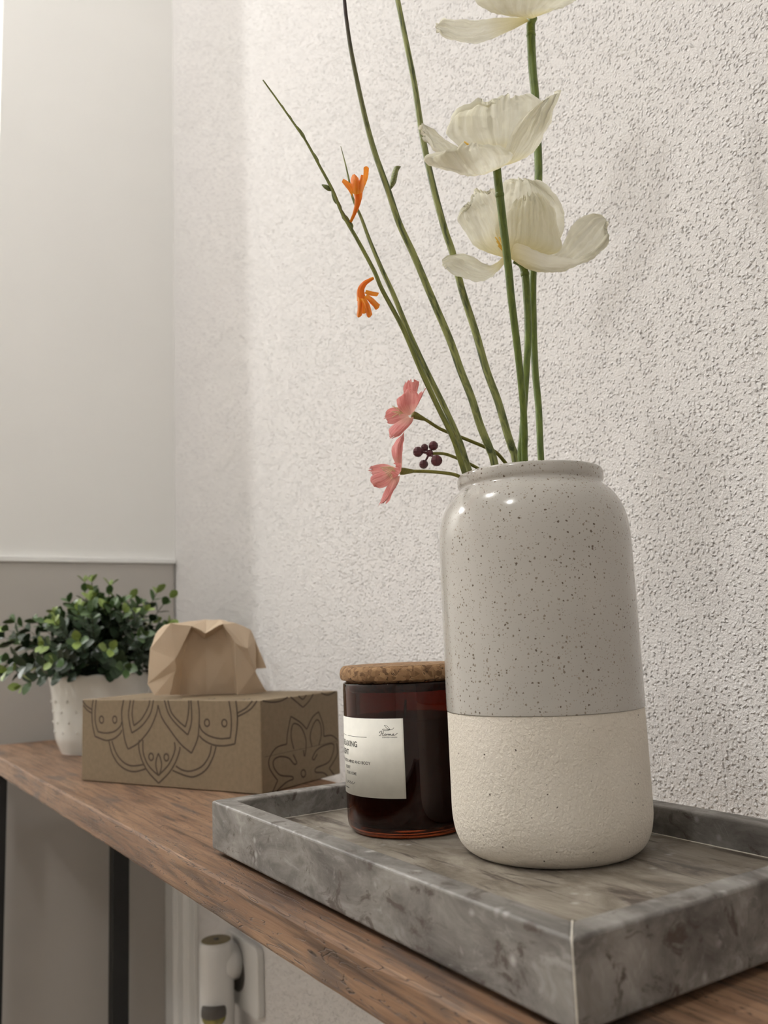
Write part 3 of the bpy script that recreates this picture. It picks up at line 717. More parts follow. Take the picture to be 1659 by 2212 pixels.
STAM_DATA = {"mid":[[[0.06962,-0.20462,1.15264],[0.05882,-0.19612,1.16535]],[[0.06962,-0.20462,1.15264],[0.05923,-0.1963,1.16488]],[[0.06962,-0.20462,1.15264],[0.05964,-0.19649,1.1644]]],"low":[[[0.10398,-0.17259,1.12382],[0.0982,-0.17074,1.13501]],[[0.10398,-0.17259,1.12382],[0.09894,-0.17083,1.13275]],[[0.10398,-0.17259,1.12382],[0.09967,-0.17092,1.13048]],[[0.10398,-0.17259,1.12382],[0.1001,-0.17197,1.13493]],[[0.10398,-0.17259,1.12382],[0.10084,-0.17206,1.13266]],[[0.10398,-0.17259,1.12382],[0.10157,-0.17215,1.13039]],[[0.10398,-0.17259,1.12382],[0.102,-0.1732,1.13484]]],"pinkU":[[[0.04984,-0.14492,1.03734],[0.04282,-0.14567,1.04031]],[[0.04984,-0.14492,1.03734],[0.04386,-0.14622,1.03956]],[[0.04984,-0.14492,1.03734],[0.04489,-0.14677,1.0388]],[[0.04984,-0.14492,1.03734],[0.04593,-0.14731,1.03804]],[[0.04984,-0.14492,1.03734],[0.04296,-0.14526,1.03748]],[[0.04984,-0.14492,1.03734],[0.04399,-0.14581,1.03672]],[[0.04984,-0.14492,1.03734],[0.04503,-0.14636,1.03596]],[[0.04984,-0.14492,1.03734],[0.04606,-0.14691,1.03521]],[[0.04984,-0.14492,1.03734],[0.04309,-0.14485,1.03464]]],"pinkL":[[[0.04429,-0.14575,1.00751],[0.03443,-0.14529,1.00734]],[[0.04429,-0.14575,1.00751],[0.03505,-0.14556,1.00657]],[[0.04429,-0.14575,1.00751],[0.03568,-0.14584,1.0058]],[[0.04429,-0.14575,1.00751],[0.0363,-0.14612,1.00503]],[[0.04429,-0.14575,1.00751],[0.03693,-0.14639,1.00426]],[[0.04429,-0.14575,1.00751],[0.03755,-0.14667,1.00349]],[[0.04429,-0.14575,1.00751],[0.03817,-0.14694,1.00272]],[[0.04429,-0.14575,1.00751],[0.0388,-0.14722,1.00196]],[[0.04429,-0.14575,1.00751],[0.03942,-0.14749,1.00119]]]}
TISSUE_DATA = {"v":[[0.07205,0.29724,0.94157],[0.07169,0.27674,0.94261],[0.08724,0.26462,0.93968],[0.09641,0.25376,0.93277],[0.11266,0.25018,0.94068],[0.12768,0.25839,0.94102],[0.1426,0.25818,0.93453],[0.10859,0.28345,0.94544],[0.11935,0.27647,0.94493],[0.06487,0.29979,0.93318],[0.05853,0.29657,0.92004],[0.05465,0.2926,0.88812],[0.0595,0.28627,0.87838],[0.07226,0.28287,0.87762],[0.07728,0.28064,0.89921],[0.07539,0.27639,0.90987],[0.08646,0.29547,0.87665],[0.09173,0.27674,0.93651],[0.10455,0.27474,0.92744],[0.11603,0.26068,0.93708],[0.10884,0.28354,0.87465],[0.13073,0.26684,0.87413],[0.1209,0.24432,0.92247],[0.13243,0.24142,0.91649],[0.14165,0.24617,0.8961],[0.12359,0.24593,0.87532],[0.14626,0.25507,0.92475],[0.155,0.25031,0.89835],[0.14739,0.2566,0.89784],[0.15856,0.25594,0.87345],[0.08511,0.28625,0.90685],[0.12302,0.25702,0.91788],[0.08094,0.31539,0.93571],[0.14578,0.2763,0.92962],[0.0914,0.30929,0.87585],[0.13724,0.282,0.87362]],"f":[[0,1,7],[1,2,7],[2,3,7],[3,7,8],[3,4,8],[4,5,8],[5,6,8],[0,1,9],[1,9,10,15],[15,10,11],[15,11,14],[14,11,12],[14,12,13],[14,13,16],[1,2,15],[15,2,17],[17,2,3,18],[3,18,19,4],[15,17,30],[15,30,14],[14,30,16],[30,17,18],[30,18,20,16],[18,19,31],[18,31,21,20],[19,22,31],[4,22,19],[22,31,21],[4,5,23],[4,23,22],[5,6,23],[22,23,24],[22,24,25],[22,25,21],[6,26,23],[26,23,24],[26,27,28],[26,28,24],[24,29,25],[0,7,8,32],[7,8,6,33],[32,7,8,33],[32,33,35,34]]}
FRONT_DATA = [[[0.2612,0.9975],[0.2492,0.8579],[0.2539,0.7125],[0.2685,0.5269],[0.2883,0.4147]],[[0.2883,0.4147],[0.341,0.4789],[0.3808,0.5623],[0.4201,0.6755],[0.4537,0.8388],[0.4628,0.9406]],[[0.4628,0.9406],[0.4839,0.7985],[0.5293,0.6584],[0.5888,0.5009],[0.6468,0.4052]],[[0.6468,0.4052],[0.679,0.5642],[0.6876,0.7222],[0.6896,0.8606],[0.6832,0.998]],[[0.3018,0.998],[0.291,0.8374],[0.2975,0.7135],[0.311,0.6068]],[[0.311,0.6068],[0.3694,0.6946],[0.4186,0.8385],[0.4373,0.9979]],[[0.3214,0.998],[0.3117,0.8376],[0.3224,0.6935]],[[0.3224,0.6935],[0.3686,0.7765],[0.4078,0.9203],[0.4152,0.998]],[[0.4991,0.998],[0.523,0.8394],[0.5679,0.7195],[0.6274,0.6077]],[[0.6274,0.6077],[0.6449,0.7212],[0.6489,0.8404],[0.6451,0.998]],[[0.5188,0.998],[0.5376,0.8596],[0.5773,0.7597],[0.6144,0.6967]],[[0.6144,0.6967],[0.6272,0.8004],[0.6341,0.92],[0.6336,0.998]],[[0.0713,0.998],[0.0643,0.878],[0.0676,0.7084],[0.0849,0.5505]],[[0.0849,0.5505],[0.1424,0.511],[0.1658,0.5078],[0.2057,0.5345],[0.2416,0.5982],[0.2495,0.6398]],[[0.0909,0.998],[0.0844,0.8357],[0.0882,0.7088],[0.1036,0.6081]],[[0.1036,0.6081],[0.152,0.595],[0.2047,0.6177],[0.2407,0.6811],[0.2485,0.7331]],[[0.8787,0.9974],[0.8856,0.8231],[0.8815,0.6879],[0.8712,0.5279]],[[0.8712,0.5279],[0.8141,0.502],[0.7588,0.509],[0.712,0.5558],[0.6883,0.604]],[[0.8441,0.9939],[0.8538,0.8421],[0.8543,0.7065],[0.8484,0.5904]],[[0.8484,0.5904],[0.7954,0.5787],[0.7398,0.6058],[0.702,0.6634],[0.6875,0.7419]],[[0.1382,0.7562],[0.1368,0.7351],[0.1323,0.7196],[0.1259,0.7139],[0.1194,0.7194],[0.1145,0.7347],[0.1125,0.7557],[0.1139,0.7769],[0.1184,0.7924],[0.1248,0.7981],[0.1313,0.7925],[0.1362,0.7772],[0.1382,0.7562]],[[0.2199,0.7597],[0.2184,0.7388],[0.214,0.7235],[0.2077,0.7177],[0.2013,0.7232],[0.1965,0.7384],[0.1946,0.7592],[0.196,0.7802],[0.2005,0.7955],[0.2068,0.8012],[0.2132,0.7957],[0.218,0.7805],[0.2199,0.7597]],[[0.7428,0.7489],[0.7412,0.7293],[0.7364,0.7148],[0.7299,0.7094],[0.7234,0.7145],[0.7185,0.7288],[0.7166,0.7484],[0.7183,0.7681],[0.723,0.7826],[0.7295,0.788],[0.7361,0.7828],[0.741,0.7685],[0.7428,0.7489]],[[0.8323,0.7506],[0.8306,0.7312],[0.826,0.7169],[0.8196,0.7115],[0.8132,0.7166],[0.8085,0.7307],[0.8066,0.7501],[0.8083,0.7696],[0.8129,0.784],[0.8193,0.7893],[0.8258,0.7842],[0.8305,0.77],[0.8323,0.7506]],[[0.0035,0.9849],[0.0287,0.9206],[0.0621,0.878]],[[0.0065,0.9313],[0.0349,0.8673],[0.0627,0.8355]],[[0.9611,0.9966],[0.9302,0.9198],[0.8854,0.8617]],[[0.9833,0.9963],[0.948,0.9005],[0.8856,0.8231]],[[0.1723,0.5019],[0.192,0.3575],[0.2301,0.2362],[0.2827,0.1687],[0.334,0.1587],[0.3914,0.1979]],[[0.1902,0.5027],[0.2182,0.3591],[0.261,0.2591],[0.313,0.2221],[0.3838,0.2478]],[[0.7756,0.4943],[0.7595,0.373],[0.7231,0.2345],[0.6673,0.1519],[0.6199,0.1477],[0.5426,0.2002]],[[0.7515,0.4989],[0.7409,0.3913],[0.7042,0.2719],[0.6481,0.2089],[0.6004,0.2089],[0.5616,0.2513]],[[0.3558,0.5306],[0.3515,0.4488],[0.3681,0.3074],[0.4047,0.1688],[0.4655,0.0441]],[[0.4655,0.0441],[0.5233,0.1689],[0.5612,0.3008],[0.5816,0.4211],[0.5842,0.4709]],[[0.3761,0.5315],[0.3774,0.3892],[0.3987,0.2691],[0.4295,0.1909],[0.4647,0.1339]],[[0.4647,0.1339],[0.513,0.2376],[0.5415,0.3392],[0.5573,0.4397],[0.5548,0.5193]],[[0.4646,0.3843],[0.478,0.315],[0.4816,0.2352],[0.4667,0.134],[0.451,0.2328],[0.4533,0.3133],[0.4646,0.3843]],[[0.4361,0.3403],[0.4346,0.32],[0.4299,0.305],[0.4235,0.2991],[0.417,0.3041],[0.4121,0.3185],[0.4101,0.3386],[0.4117,0.3589],[0.4163,0.374],[0.4228,0.3798],[0.4293,0.3748],[0.4342,0.3603],[0.4361,0.3403]],[[0.522,0.3439],[0.5204,0.3239],[0.5159,0.3089],[0.5096,0.3032],[0.5032,0.3081],[0.4984,0.3224],[0.4965,0.3422],[0.4981,0.3623],[0.5026,0.3773],[0.5089,0.383],[0.5154,0.378],[0.5201,0.3637],[0.522,0.3439]]]
SIDE_DATA = [[[0.023,0.9932],[0.1287,0.9662],[0.2363,0.9667],[0.3244,0.998]],[[0.3575,0.998],[0.5129,0.8607]],[[0.5129,0.8607],[0.5941,0.9221],[0.6537,0.998]],[[0.4583,0.998],[0.5143,0.9526],[0.561,0.998]],[[0.7598,0.998],[0.8546,0.9636],[0.9652,0.9933]],[[0.2984,0.4841],[0.31,0.5995],[0.3554,0.781]],[[0.3554,0.781],[0.4766,0.6937],[0.5542,0.606]],[[0.5542,0.606],[0.6366,0.7318],[0.7191,0.7821]],[[0.7191,0.7821],[0.7742,0.6303],[0.7823,0.486]],[[0.3846,0.4114],[0.3532,0.5535],[0.3697,0.6694],[0.4097,0.6934],[0.487,0.6321],[0.5408,0.4842],[0.5271,0.3284],[0.5114,0.3213],[0.5056,0.3812]],[[0.6184,0.3919],[0.598,0.515],[0.6345,0.6304],[0.6937,0.6931],[0.7391,0.6354],[0.7478,0.5117],[0.7102,0.3967]],[[0.2984,0.4841],[0.1703,0.4667],[0.0867,0.3669],[0.0868,0.2728],[0.1281,0.1902],[0.1799,0.1148]],[[0.1799,0.1148],[0.1177,0.0067]],[[0.3703,0.0869],[0.3491,0.1195],[0.2114,0.1649],[0.1385,0.2633],[0.1386,0.3388],[0.2122,0.3638],[0.3187,0.3259],[0.3828,0.2471],[0.4157,0.2604],[0.3731,0.3551]],[[0.3703,0.0869],[0.2741,0.0681],[0.1692,0.0053]],[[0.7823,0.486],[0.8887,0.4796],[0.9708,0.4152]],[[0.9574,0.3763],[0.9654,0.2525],[0.9028,0.1625],[0.8422,0.1037]],[[0.8422,0.1037],[0.91,0.0114]],[[0.6159,0.2637],[0.6745,0.3427],[0.7913,0.3833],[0.9094,0.3739],[0.9066,0.2829],[0.8325,0.1753],[0.6702,0.1457],[0.6578,0.099],[0.76,0.0698],[0.8165,0.0195]],[[0.6159,0.2637],[0.6314,0.2452],[0.6497,0.2518],[0.685,0.301]],[[0.5258,0.1144],[0.5217,0.0949],[0.5109,0.0822],[0.4966,0.0796],[0.4824,0.0877],[0.4722,0.1044],[0.4687,0.1253],[0.4728,0.1447],[0.4834,0.1575],[0.4978,0.1603],[0.512,0.1522],[0.5223,0.1354],[0.5258,0.1144]]]
CREASE_DATA = [[0.0557,0.3949],[1.0066,0.3991]]

# ------------------------------------------------------------------ room
TZ = 0.80          # table top height
WX = 0.262         # right wall
PY = 0.805         # partition wall at the end of the table
XL, YN, YF, CZ = -2.7, -2.4, 2.8, 2.5
struct(box('floor', (XL, YN, -0.05), (WX + 0.1, YF, 0.0), M['floor']))
struct(box('ceiling', (XL, YN, CZ), (WX + 0.1, YF, CZ + 0.05), M['ceiling']))
struct(box('wall_right', (WX, YN, 0.0), (WX + 0.1, YF, CZ), M['plaster']), 'white wall of rough grained plaster')
struct(box('wall_left', (XL - 0.1, YN, 0.0), (XL, YF, CZ), M['white_wall']))
struct(box('wall_back', (XL, YF, 0.0), (WX + 0.1, YF + 0.1, CZ), M['white_wall']))
struct(box('wall_front', (XL, YN - 0.1, 0.0), (WX + 0.1, YN, CZ), M['white_wall']))
wf = struct(box('wall_far', (-0.008, PY, 0.0), (WX, PY + 0.08, CZ), M['white_wall']), 'smooth white wall end behind the table')
pp = box('lower_panel', (-0.008, PY - 0.006, 0.0), (WX - 0.004, PY, 1.049), M['panel'], wf, 0.0008)
box('edge_strip', (-0.008, PY - 0.009, 1.049), (WX - 0.001, PY, 1.0565), M['panel_edge'], wf, 0.0008)
tr = struct(prism('trim_1', [(WX, 0.715), (WX - 0.006, 0.715), (WX - 0.006, 0.738), (WX - 0.013, 0.742), (WX - 0.013, 0.762), (WX - 0.019, 0.766), (WX - 0.019, PY - 0.006), (WX, PY - 0.006)], 0.0, 0.70, M['panel_edge'], None, 0.0012), 'white stepped corner moulding under the table')

# ------------------------------------------------------------------ console table
TX0, TX1, TY0, TY1 = -0.0168, 0.181, -0.62, 0.773
tb = thing('console_table', 'narrow rustic brown wood console table with black metal legs', 'table', (0.08, 0.08, 0.0))
to = Vector((0.08, 0.08, 0.0))


def make_top():
    bm = bmesh.new()
    lo, hi = Vector((TX0, TY0, TZ - 0.0205)) - to, Vector((TX1, TY1, TZ)) - to
    v = [bm.verts.new((x, y, z)) for x in (lo.x, hi.x) for y in (lo.y, hi.y) for z in (lo.z, hi.z)]
    for f in ((0, 1, 3, 2), (4, 6, 7, 5), (0, 4, 5, 1), (2, 3, 7, 6), (0, 2, 6, 4), (1, 5, 7, 3)):
        bm.faces.new([v[i] for i in f])
    bmesh.ops.recalc_face_normals(bm, faces=bm.faces)
    long_e = [e for e in bm.edges if abs(e.verts[0].co.y - e.verts[1].co.y) > 0.5]
    bmesh.ops.subdivide_edges(bm, edges=long_e, cuts=150, use_grid_fill=True)
    ed = [e for e in bm.edges if len(e.link_faces) == 2 and e.calc_face_angle(0) > 0.5]
    bmesh.ops.bevel(bm, geom=ed, offset=0.0016, segments=2, profile=0.5, affect='EDGES')
    for q in bm.verts:                       # slightly uneven, hand-worn arrises
        n = noise.noise(Vector((q.co.x * 20, q.co.y * 45, q.co.z * 60)))
        n2 = noise.noise(Vector((q.co.x * 20 + 9, q.co.y * 90, q.co.z * 60)))
        if q.co.x < lo.x + 0.004:
            q.co.x += 0.0004 * n
            if q.co.z > hi.z - 0.004:
                q.co.z -= 0.0003 * abs(n2)
    me = bpy.data.meshes.new('tabletop')
    bm.to_mesh(me)
    bm.free()
    me.materials.append(M['wood'])
    me.polygons.foreach_set('use_smooth', [False] * len(me.polygons))
    o = bpy.data.objects.new('tabletop', me)
    COL.objects.link(o)
    o.parent = tb


make_top()
for y0 in (0.734, -0.60):
    for x0 in (-0.010, 0.149):
        box('leg', Vector((x0, y0, 0.0)) - to, Vector((x0 + 0.022, y0 + 0.022, TZ - 0.0205)) - to, M['black'], tb, 0.001)
    box('crossbar', Vector((0.012, y0 + 0.001, 0.10)) - to, Vector((0.149, y0 + 0.021, 0.12)) - to, M['black'], tb, 0.001)
box('stretcher', Vector((0.150, -0.578, 0.10)) - to, Vector((0.170, 0.734, 0.12)) - to, M['black'], tb, 0.001)

# ------------------------------------------------------------------ marble tray
L, W, H, T, TF = 0.30084, 0.18334, 0.0275, 0.0116, 0.01303
tray = thing('marble_tray', 'grey marble serving tray with raised rim under the vase', 'tray', (0, 0, TZ + 0.003), -0.0173)
box('tray_base', (T, -L + T, 0.0), (W - T, -T, TF), M['marble_dark'], tray)
for poly in ([(0, 0), (T, -T), (T, -L + T), (0, -L)], [(W, 0), (W, -L), (W - T, -L + T), (W - T, -T)],
             [(0, 0), (W, 0), (W - T, -T), (T, -T)], [(0, -L), (T, -L + T), (W - T, -L + T), (W, -L)]):
    e = 0.00012
    cx = sum(p[0] for p in poly) / 4
    cy = sum(p[1] for p in poly) / 4
    poly = [(cx + (p[0] - cx) * (1 - e), cy + (p[1] - cy) * (1 - e)) for p in poly]
    prism('rim_side', poly, 0.0, H, M['marble'], tray, 0.0013, 3)


def bead(name, pts, r, m, parent):
    P = []
    for a, b in zip(pts[:-1], pts[1:]):
        a, b = Vector(a), Vector(b)
        n = max(2, int((b - a).length / 0.003))
        for i in range(n):
            P.append(a.lerp(b, i / n))
    P.append(Vector(pts[-1]))
    rr = [r * (0.75 + 0.5 * abs(noise.noise(p * 200))) for p in P]
    return tube(name, P, rr, m, parent, 6, 1)


bead('glue_seam', [(T, -L + T, H - 0.0002), (0.0006, -L + 0.0006, H - 0.0004), (0.0004, -L + 0.0004, 0.001)], 0.00042, M['glue'], tray)
bead('glue_seam', [(W - T, -T, TF), (W - T, -L + T, TF)], 0.00042, M['glue'], tray)
bead('glue_seam', [(T, -T, TF), (W - T, -T, TF)], 0.0004, M['glue'], tray)
for fx in (0.022, W - 0.022):
    for fy in (-0.022, -L + 0.022):
        o = lathe('foot', [(0, 0), (0.007, 0), (0.0075, 0.0005), (0.0075, 0.0026), (0.007, 0.0031), (0, 0.0031)], M['rubber'], tray, 20, -0.003)
        o.location = (fx, fy, 0)

FZ = TZ + 0.003 + TF     # tray floor

# ------------------------------------------------------------------ vase
vase = thing('ceramic_vase', 'cream ceramic vase with speckled glazed top and sandy raw base', 'vase', (0.1092, -0.1733, FZ))
SPL = 0.0700
low = smooth_prof([(0.0, 0.0003), (0.020, 0.0003), (0.0375, 0.0002), (0.0415, 0.0012), (0.0448, 0.0042), (0.0472, 0.0088), (0.0485, 0.0145), (0.0490, 0.021), (0.0490, 0.035), (0.0490, 0.050), (0.0489, SPL)], 5)
lathe('unglazed_base', low, M['bisque'], vase, 128)
up = smooth_prof([(0.04905, SPL - 0.0002), (0.04925, SPL + 0.0005), (0.0492, 0.10), (0.0491, 0.13), (0.0490, 0.150), (0.0486, 0.1575), (0.0476, 0.1635), (0.0460, 0.1685), (0.0438, 0.1728), (0.0412, 0.1762), (0.0388, 0.1785), (0.0374, 0.1800), (0.0372, 0.1812),
                  (0.0378, 0.1830), (0.0379, 0.1855), (0.0375, 0.1873), (0.0366, 0.1880), (0.0356, 0.1874), (0.0352, 0.1850), (0.0352, 0.180), (0.037, 0.174), (0.042, 0.168), (0.0445, 0.158), (0.045, 0.14), (0.045, 0.06), (0.044, 0.02), (0.036, 0.009), (0.0, 0.008)], 5)
lathe('glazed_body', up, M['glaze'], vase, 128)

# ------------------------------------------------------------------ scented candle
CX, CY = 0.085, -0.0833
cd = thing('scented_candle', 'brown glass scented candle with cork lid and white label', 'candle', (CX, CY, FZ))
glass = smooth_prof([(0.0, 0.0004), (0.015, 0.0004), (0.0300, 0.0003), (0.0327, 0.0012), (0.0343, 0.0035), (0.0350, 0.0075)], 4) + smooth_prof([(0.0351, 0.02), (0.0351, 0.05), (0.0352, 0.0795)], 3) + smooth_prof([(0.0351, 0.0808), (0.0342, 0.0816), (0.0332, 0.0808), (0.0330, 0.0795)], 3) + smooth_prof([(0.0330, 0.05), (0.0330, 0.009)], 3) + smooth_prof([(0.0322, 0.0060), (0.029, 0.0045), (0.0, 0.0043)], 3)
lathe('glass_jar', glass, M['amber'], cd, 96)
lathe('wax', [(0, 0.0047), (0.029, 0.0050), (0.0320, 0.0066), (0.0325, 0.010), (0.0325, 0.060), (0.0318, 0.0612), (0.025, 0.0606), (0, 0.0605)], M['wax'], cd, 64)
tube('wick', [(0, 0, 0.060), (0.0004, 0, 0.066), (0.001, 0, 0.070)], [0.0008, 0.0008, 0.0006], M['ink'], cd, 8)
lid = smooth_prof([(0.0, 0.0762), (0.0315, 0.0762)], 1) + smooth_prof([(0.0322, 0.0775), (0.0326, 0.0815), (0.0345, 0.0826), (0.0360, 0.0830), (0.0367, 0.0848), (0.0368, 0.0868), (0.0362, 0.0890), (0.0350, 0.0902), (0.033, 0.0906), (0.018, 0.0906), (0.0, 0.0906)], 4)
lathe('cork_lid', lid, M['cork'], cd, 96)
RL = 0.03535


def on_jar(az_deg, z, lift=0.0):
    a = math.radians(az_deg)
    return Vector(((RL + lift) * math.cos(a), (RL + lift) * math.sin(a), z))


# wrap-around paper label (azimuth falls from right edge to left)
A_R, A_L = -126.0, -244.0
Z0, Z1 = 0.8375 - FZ, 0.8790 - FZ
vs, fs = [], []
NA = 60
for i in range(NA + 1):
    az = A_R + (A_L - A_R) * i / NA
    for z in (Z0, Z1):
        vs.append(on_jar(az, z))
for i in range(NA):
    fs.append((2 * i, 2 * i + 1, 2 * i + 3, 2 * i + 2))
lab = mesh_obj('paper_label', vs, fs, M['paper'], cd)
md = lab.modifiers.new('thickness', 'SOLIDIFY')
md.thickness = 0.00012
md.offset = 0
MPD = math.pi * RL / 180.0   # metres per degree


def text_on_jar(txt, az_right, z_base, cap, width, m, bold=0.006):
    cu = bpy.data.curves.new('lettering', 'FONT')
    cu.body = txt
    cu.size = 1.0
    cu.resolution_u = 3
    cu.offset = bold
    tmp = bpy.data.objects.new('lettering_tmp', cu)
    COL.objects.link(tmp)
    dg = bpy.context.evaluated_depsgraph_get()
    dg.update()
    me = bpy.data.meshes.new_from_object(tmp.evaluated_get(dg))
    bpy.data.objects.remove(tmp)
    bpy.data.curves.remove(cu)
    xs = [v.co.x for v in me.vertices]
    ys = [v.co.y for v in me.vertices]
    x0, x1, h = min(xs), max(xs), max(ys)
    for v in me.vertices:
        u = (v.co.x - x1) / (x1 - x0) * width      # <= 0, metres left of the right end
        v.co = on_jar(az_right + u / MPD, z_base + v.co.y / h * cap, 0.00014)
    me.materials.clear()
    me.materials.append(m)
    o = bpy.data.objects.new('lettering', me)
    COL.objects.link(o)
    o.parent = lab
    return o


zz = lambda z: z - FZ
text_on_jar('RELAXING', -173.6, zz(0.8634), 0.0030, 0.0200, M['ink'], 0.014)
text_on_jar('SCENT', -188.7, zz(0.8586), 0.0030, 0.0118, M['ink'], 0.014)
text_on_jar('PEACEFUL MIND AND BODY', -157.8, zz(0.8546), 0.0016, 0.0300, M['ink'])
text_on_jar('SCENT', -186.2, zz(0.8512), 0.0016, 0.0072, M['ink_soft'])
text_on_jar('YOUR HOME', -175.8, zz(0.8483), 0.0016, 0.0125, M['ink_soft'])
text_on_jar('SCENTED CANDLE', -131.6, zz(0.86895), 0.0006, 0.0083, M['ink_soft'])


def script_lines(name, strokes, az0, z0, sx, sz, width):
    f = lambda u, v: on_jar(az0 + u / MPD, z0 + v, 0.00014)
    ribbons(name, [[(x * sx, y * sz) for x, y in s] for s in strokes], f, width, M['ink'], lab, 4)


HOME = [[(0.3, 2.2), (0.15, 1.6), (0.35, 2.6), (0.9, 2.9), (0.8, 2.0), (0.45, 0.4), (0.1, 0.1), (0.0, 0.4)], [(1.5, 3.0), (1.25, 1.8), (1.05, 0.3), (1.25, 0.05)], [(0.6, 1.5), (1.0, 1.6), (1.5, 1.7)],
        [(1.25, 0.05), (1.7, 0.6), (2.0, 1.1), (1.75, 0.9), (1.7, 0.3), (1.95, 0.05), (2.25, 0.4), (2.2, 0.9), (2.0, 1.1)], [(2.15, 0.95), (2.5, 0.8), (2.75, 1.1), (2.7, 0.1)], [(2.7, 0.3), (3.0, 0.95), (3.15, 0.95), (3.1, 0.1)], [(3.1, 0.3), (3.4, 0.95), (3.55, 0.9), (3.5, 0.2), (3.75, 0.1)],
        [(3.75, 0.1), (4.1, 0.45), (4.4, 0.9), (4.2, 1.1), (4.0, 0.6), (4.2, 0.1), (4.6, 0.2), (5.2, 1.1), (5.5, 1.6)]]
script_lines('script_lettering', HOME, -148.0, zz(0.8701), 0.0019, 0.00085, 0.00022)
SPRIG = [[(0, 0.6), (1.5, 0.1), (3.2, 0.5), (4.6, 0.9), (5.3, 1.9)], [(0, 0.6), (0.2, 1.1), (1.6, 1.0), (3.4, 0.7)], [(3.6, 0.7), (2.2, 1.5), (0.9, 3.6)], [(0.9, 3.6), (2.4, 2.9), (3.6, 0.7)]]
script_lines('leaf_sprig_mark', SPRIG, -144.6, zz(0.8727), 0.0012, 0.0008, 0.00018)
ANCE = [[(0, 4.0), (0.1, 0.6), (0.5, 0.4)], [(0.9, 1.6), (0.6, 1.2), (0.7, 0.5), (1.1, 0.5), (1.3, 1.7), (1.3, 0.5)], [(1.3, 0.5), (1.7, 1.6), (2.0, 1.4), (2.0, 0.5)], [(2.0, 0.5), (2.6, 1.7), (2.3, 1.2), (2.5, 0.5), (2.9, 0.8)], [(2.9, 0.8), (3.3, 1.7), (3.1, 0.6), (3.6, 0.6), (4.2, 1.6)]]
script_lines('script_lettering', ANCE, -199.0, zz(0.8428), 0.0030, 0.0011, 0.00022)
script_lines('rule', [[(0, 0), (-0.012, 0), (-0.030, 0)]], -161.0, zz(0.8690), 1, 1, 0.0002)
script_lines('rule', [[(0, 0), (-0.004, 0), (-0.008, 0)]], -190.7, zz(0.8407), 1, 1, 0.0004)

# ------------------------------------------------------------------ tissue box
BA = math.radians(25.0)
BL, BW, BH = 0.22, 0.11, 0.075
bx = thing('tissue_box', 'brown kraft card tissue box printed with line flowers', 'box', (0.105, 0.156, TZ), BA)
# local frame: x = narrow end face running to the wall, y = long front face running away
body = box('card_body', (0.0, 0.0, 0.0005), (BW, BL, BH), M['card'], bx, 0.0008, 2)
fr = [[((1 - u) * BL, v * BH) for u, v in l] for l in FRONT_DATA]
ribbons('front_print', fr, lambda u, v: Vector((-0.00012, u, v)), 0.0015, M['print_'], bx)
sd = [[(u * BW, v * BH) for u, v in l] for l in SIDE_DATA]
ribbons('end_print', sd, lambda u, v: Vector((u, -0.00012, v)), 0.0014, M['print_'], bx)
c0, c1 = CREASE_DATA
# the closing flap of the end face: a second sheet of card over the lower half
fv = [(0.0008, -0.0008, 0.002), (BW - 0.001, -0.0008, 0.002), (BW - 0.001, -0.0008, c1[1] * BH), (0.003, -0.0008, c0[1] * BH)]
flap = mesh_obj('end_flap', [(x, y + 0.00074, z) for x, y, z in fv], [(0, 1, 2, 3)], M['card'], bx, smooth=False)
ribbons('flap_edge', [[(0.003, c0[1] * BH), (BW * 0.5, (c0[1] + c1[1]) / 2 * BH), (BW - 0.001, c1[1] * BH)]], lambda u, v: Vector((u, -0.00014, v)), 0.0003, M['print_'], bx)
top_lines = []
for k in range(5):
    yy = 0.03 + 0.04 * k
    top_lines.append([(0.004, yy - 0.012), (0.02, yy), (0.004, yy + 0.012)])
    top_lines.append([(0.004, yy - 0.008), (0.014, yy), (0.004, yy + 0.008)])
ribbons('top_print', top_lines, lambda u, v: Vector((u, v, BH + 0.00012)), 0.0011, M['print_'], bx)

tv = [Vector(v) for v in TISSUE_DATA['v']]
to_ = Vector((0.108, 0.279, TZ + BH))
tis = mesh_obj('paper_tissue', [v - to_ for v in tv], TISSUE_DATA['f'], M['tissue'], None, smooth=False)
tis.location = to_
tag(tis, 'crumpled unbleached paper tissue sticking out of the box', 'tissue')
bm = bmesh.new()
bm.from_mesh(tis.data)
bmesh.ops.triangulate(bm, faces=bm.faces[:])
bmesh.ops.subdivide_edges(bm, edges=bm.edges[:], cuts=3, use_grid_fill=True)
for v in bm.verts:
    v.co += Vector((noise.noise(v.co * 90), noise.noise(v.co * 90 + Vector((7, 0, 0))), noise.noise(v.co * 90 + Vector((0, 9, 0))))) * 0.0009
    v.co.z = max(v.co.z, 0.0004)
bm.to_mesh(tis.data)
bm.free()
md = tis.modifiers.new('thickness', 'SOLIDIFY')
md.thickness = 0.0003

# ------------------------------------------------------------------ potted plant
random.seed(7)
PX, PYY = 0.092, 0.590
pl = thing('potted_plant', 'bushy green artificial plant in white dotted ceramic pot', 'plant', (PX, PYY, TZ))
seg = 96
pp_ = smooth_prof([(0.0, 0.0), (0.040, 0.0), (0.0445, 0.001), (0.047, 0.006), (0.0505, 0.014), (0.0525, 0.022), (0.0545, 0.045), (0.0575, 0.072), (0.0605, 0.088)], 4) + smooth_prof([(0.0606, 0.0905), (0.0585, 0.0905), (0.0560, 0.078)], 2)
pot = lathe('pot', pp_, M['ceramic'], pl, seg)
for i, v in enumerate(pot.data.vertices):      # scalloped rim
    if v.co.z > 0.085:
        a = math.atan2(v.co.y, v.co.x)
        v.co.z += 0.0012 * abs(math.sin(9 * a)) * (v.co.z - 0.085) / 0.005
bv, bf = ball_verts((0, 0, 0), 0.0017, 8, 5)
dot_me = bpy.data.meshes.new('raised_dot')
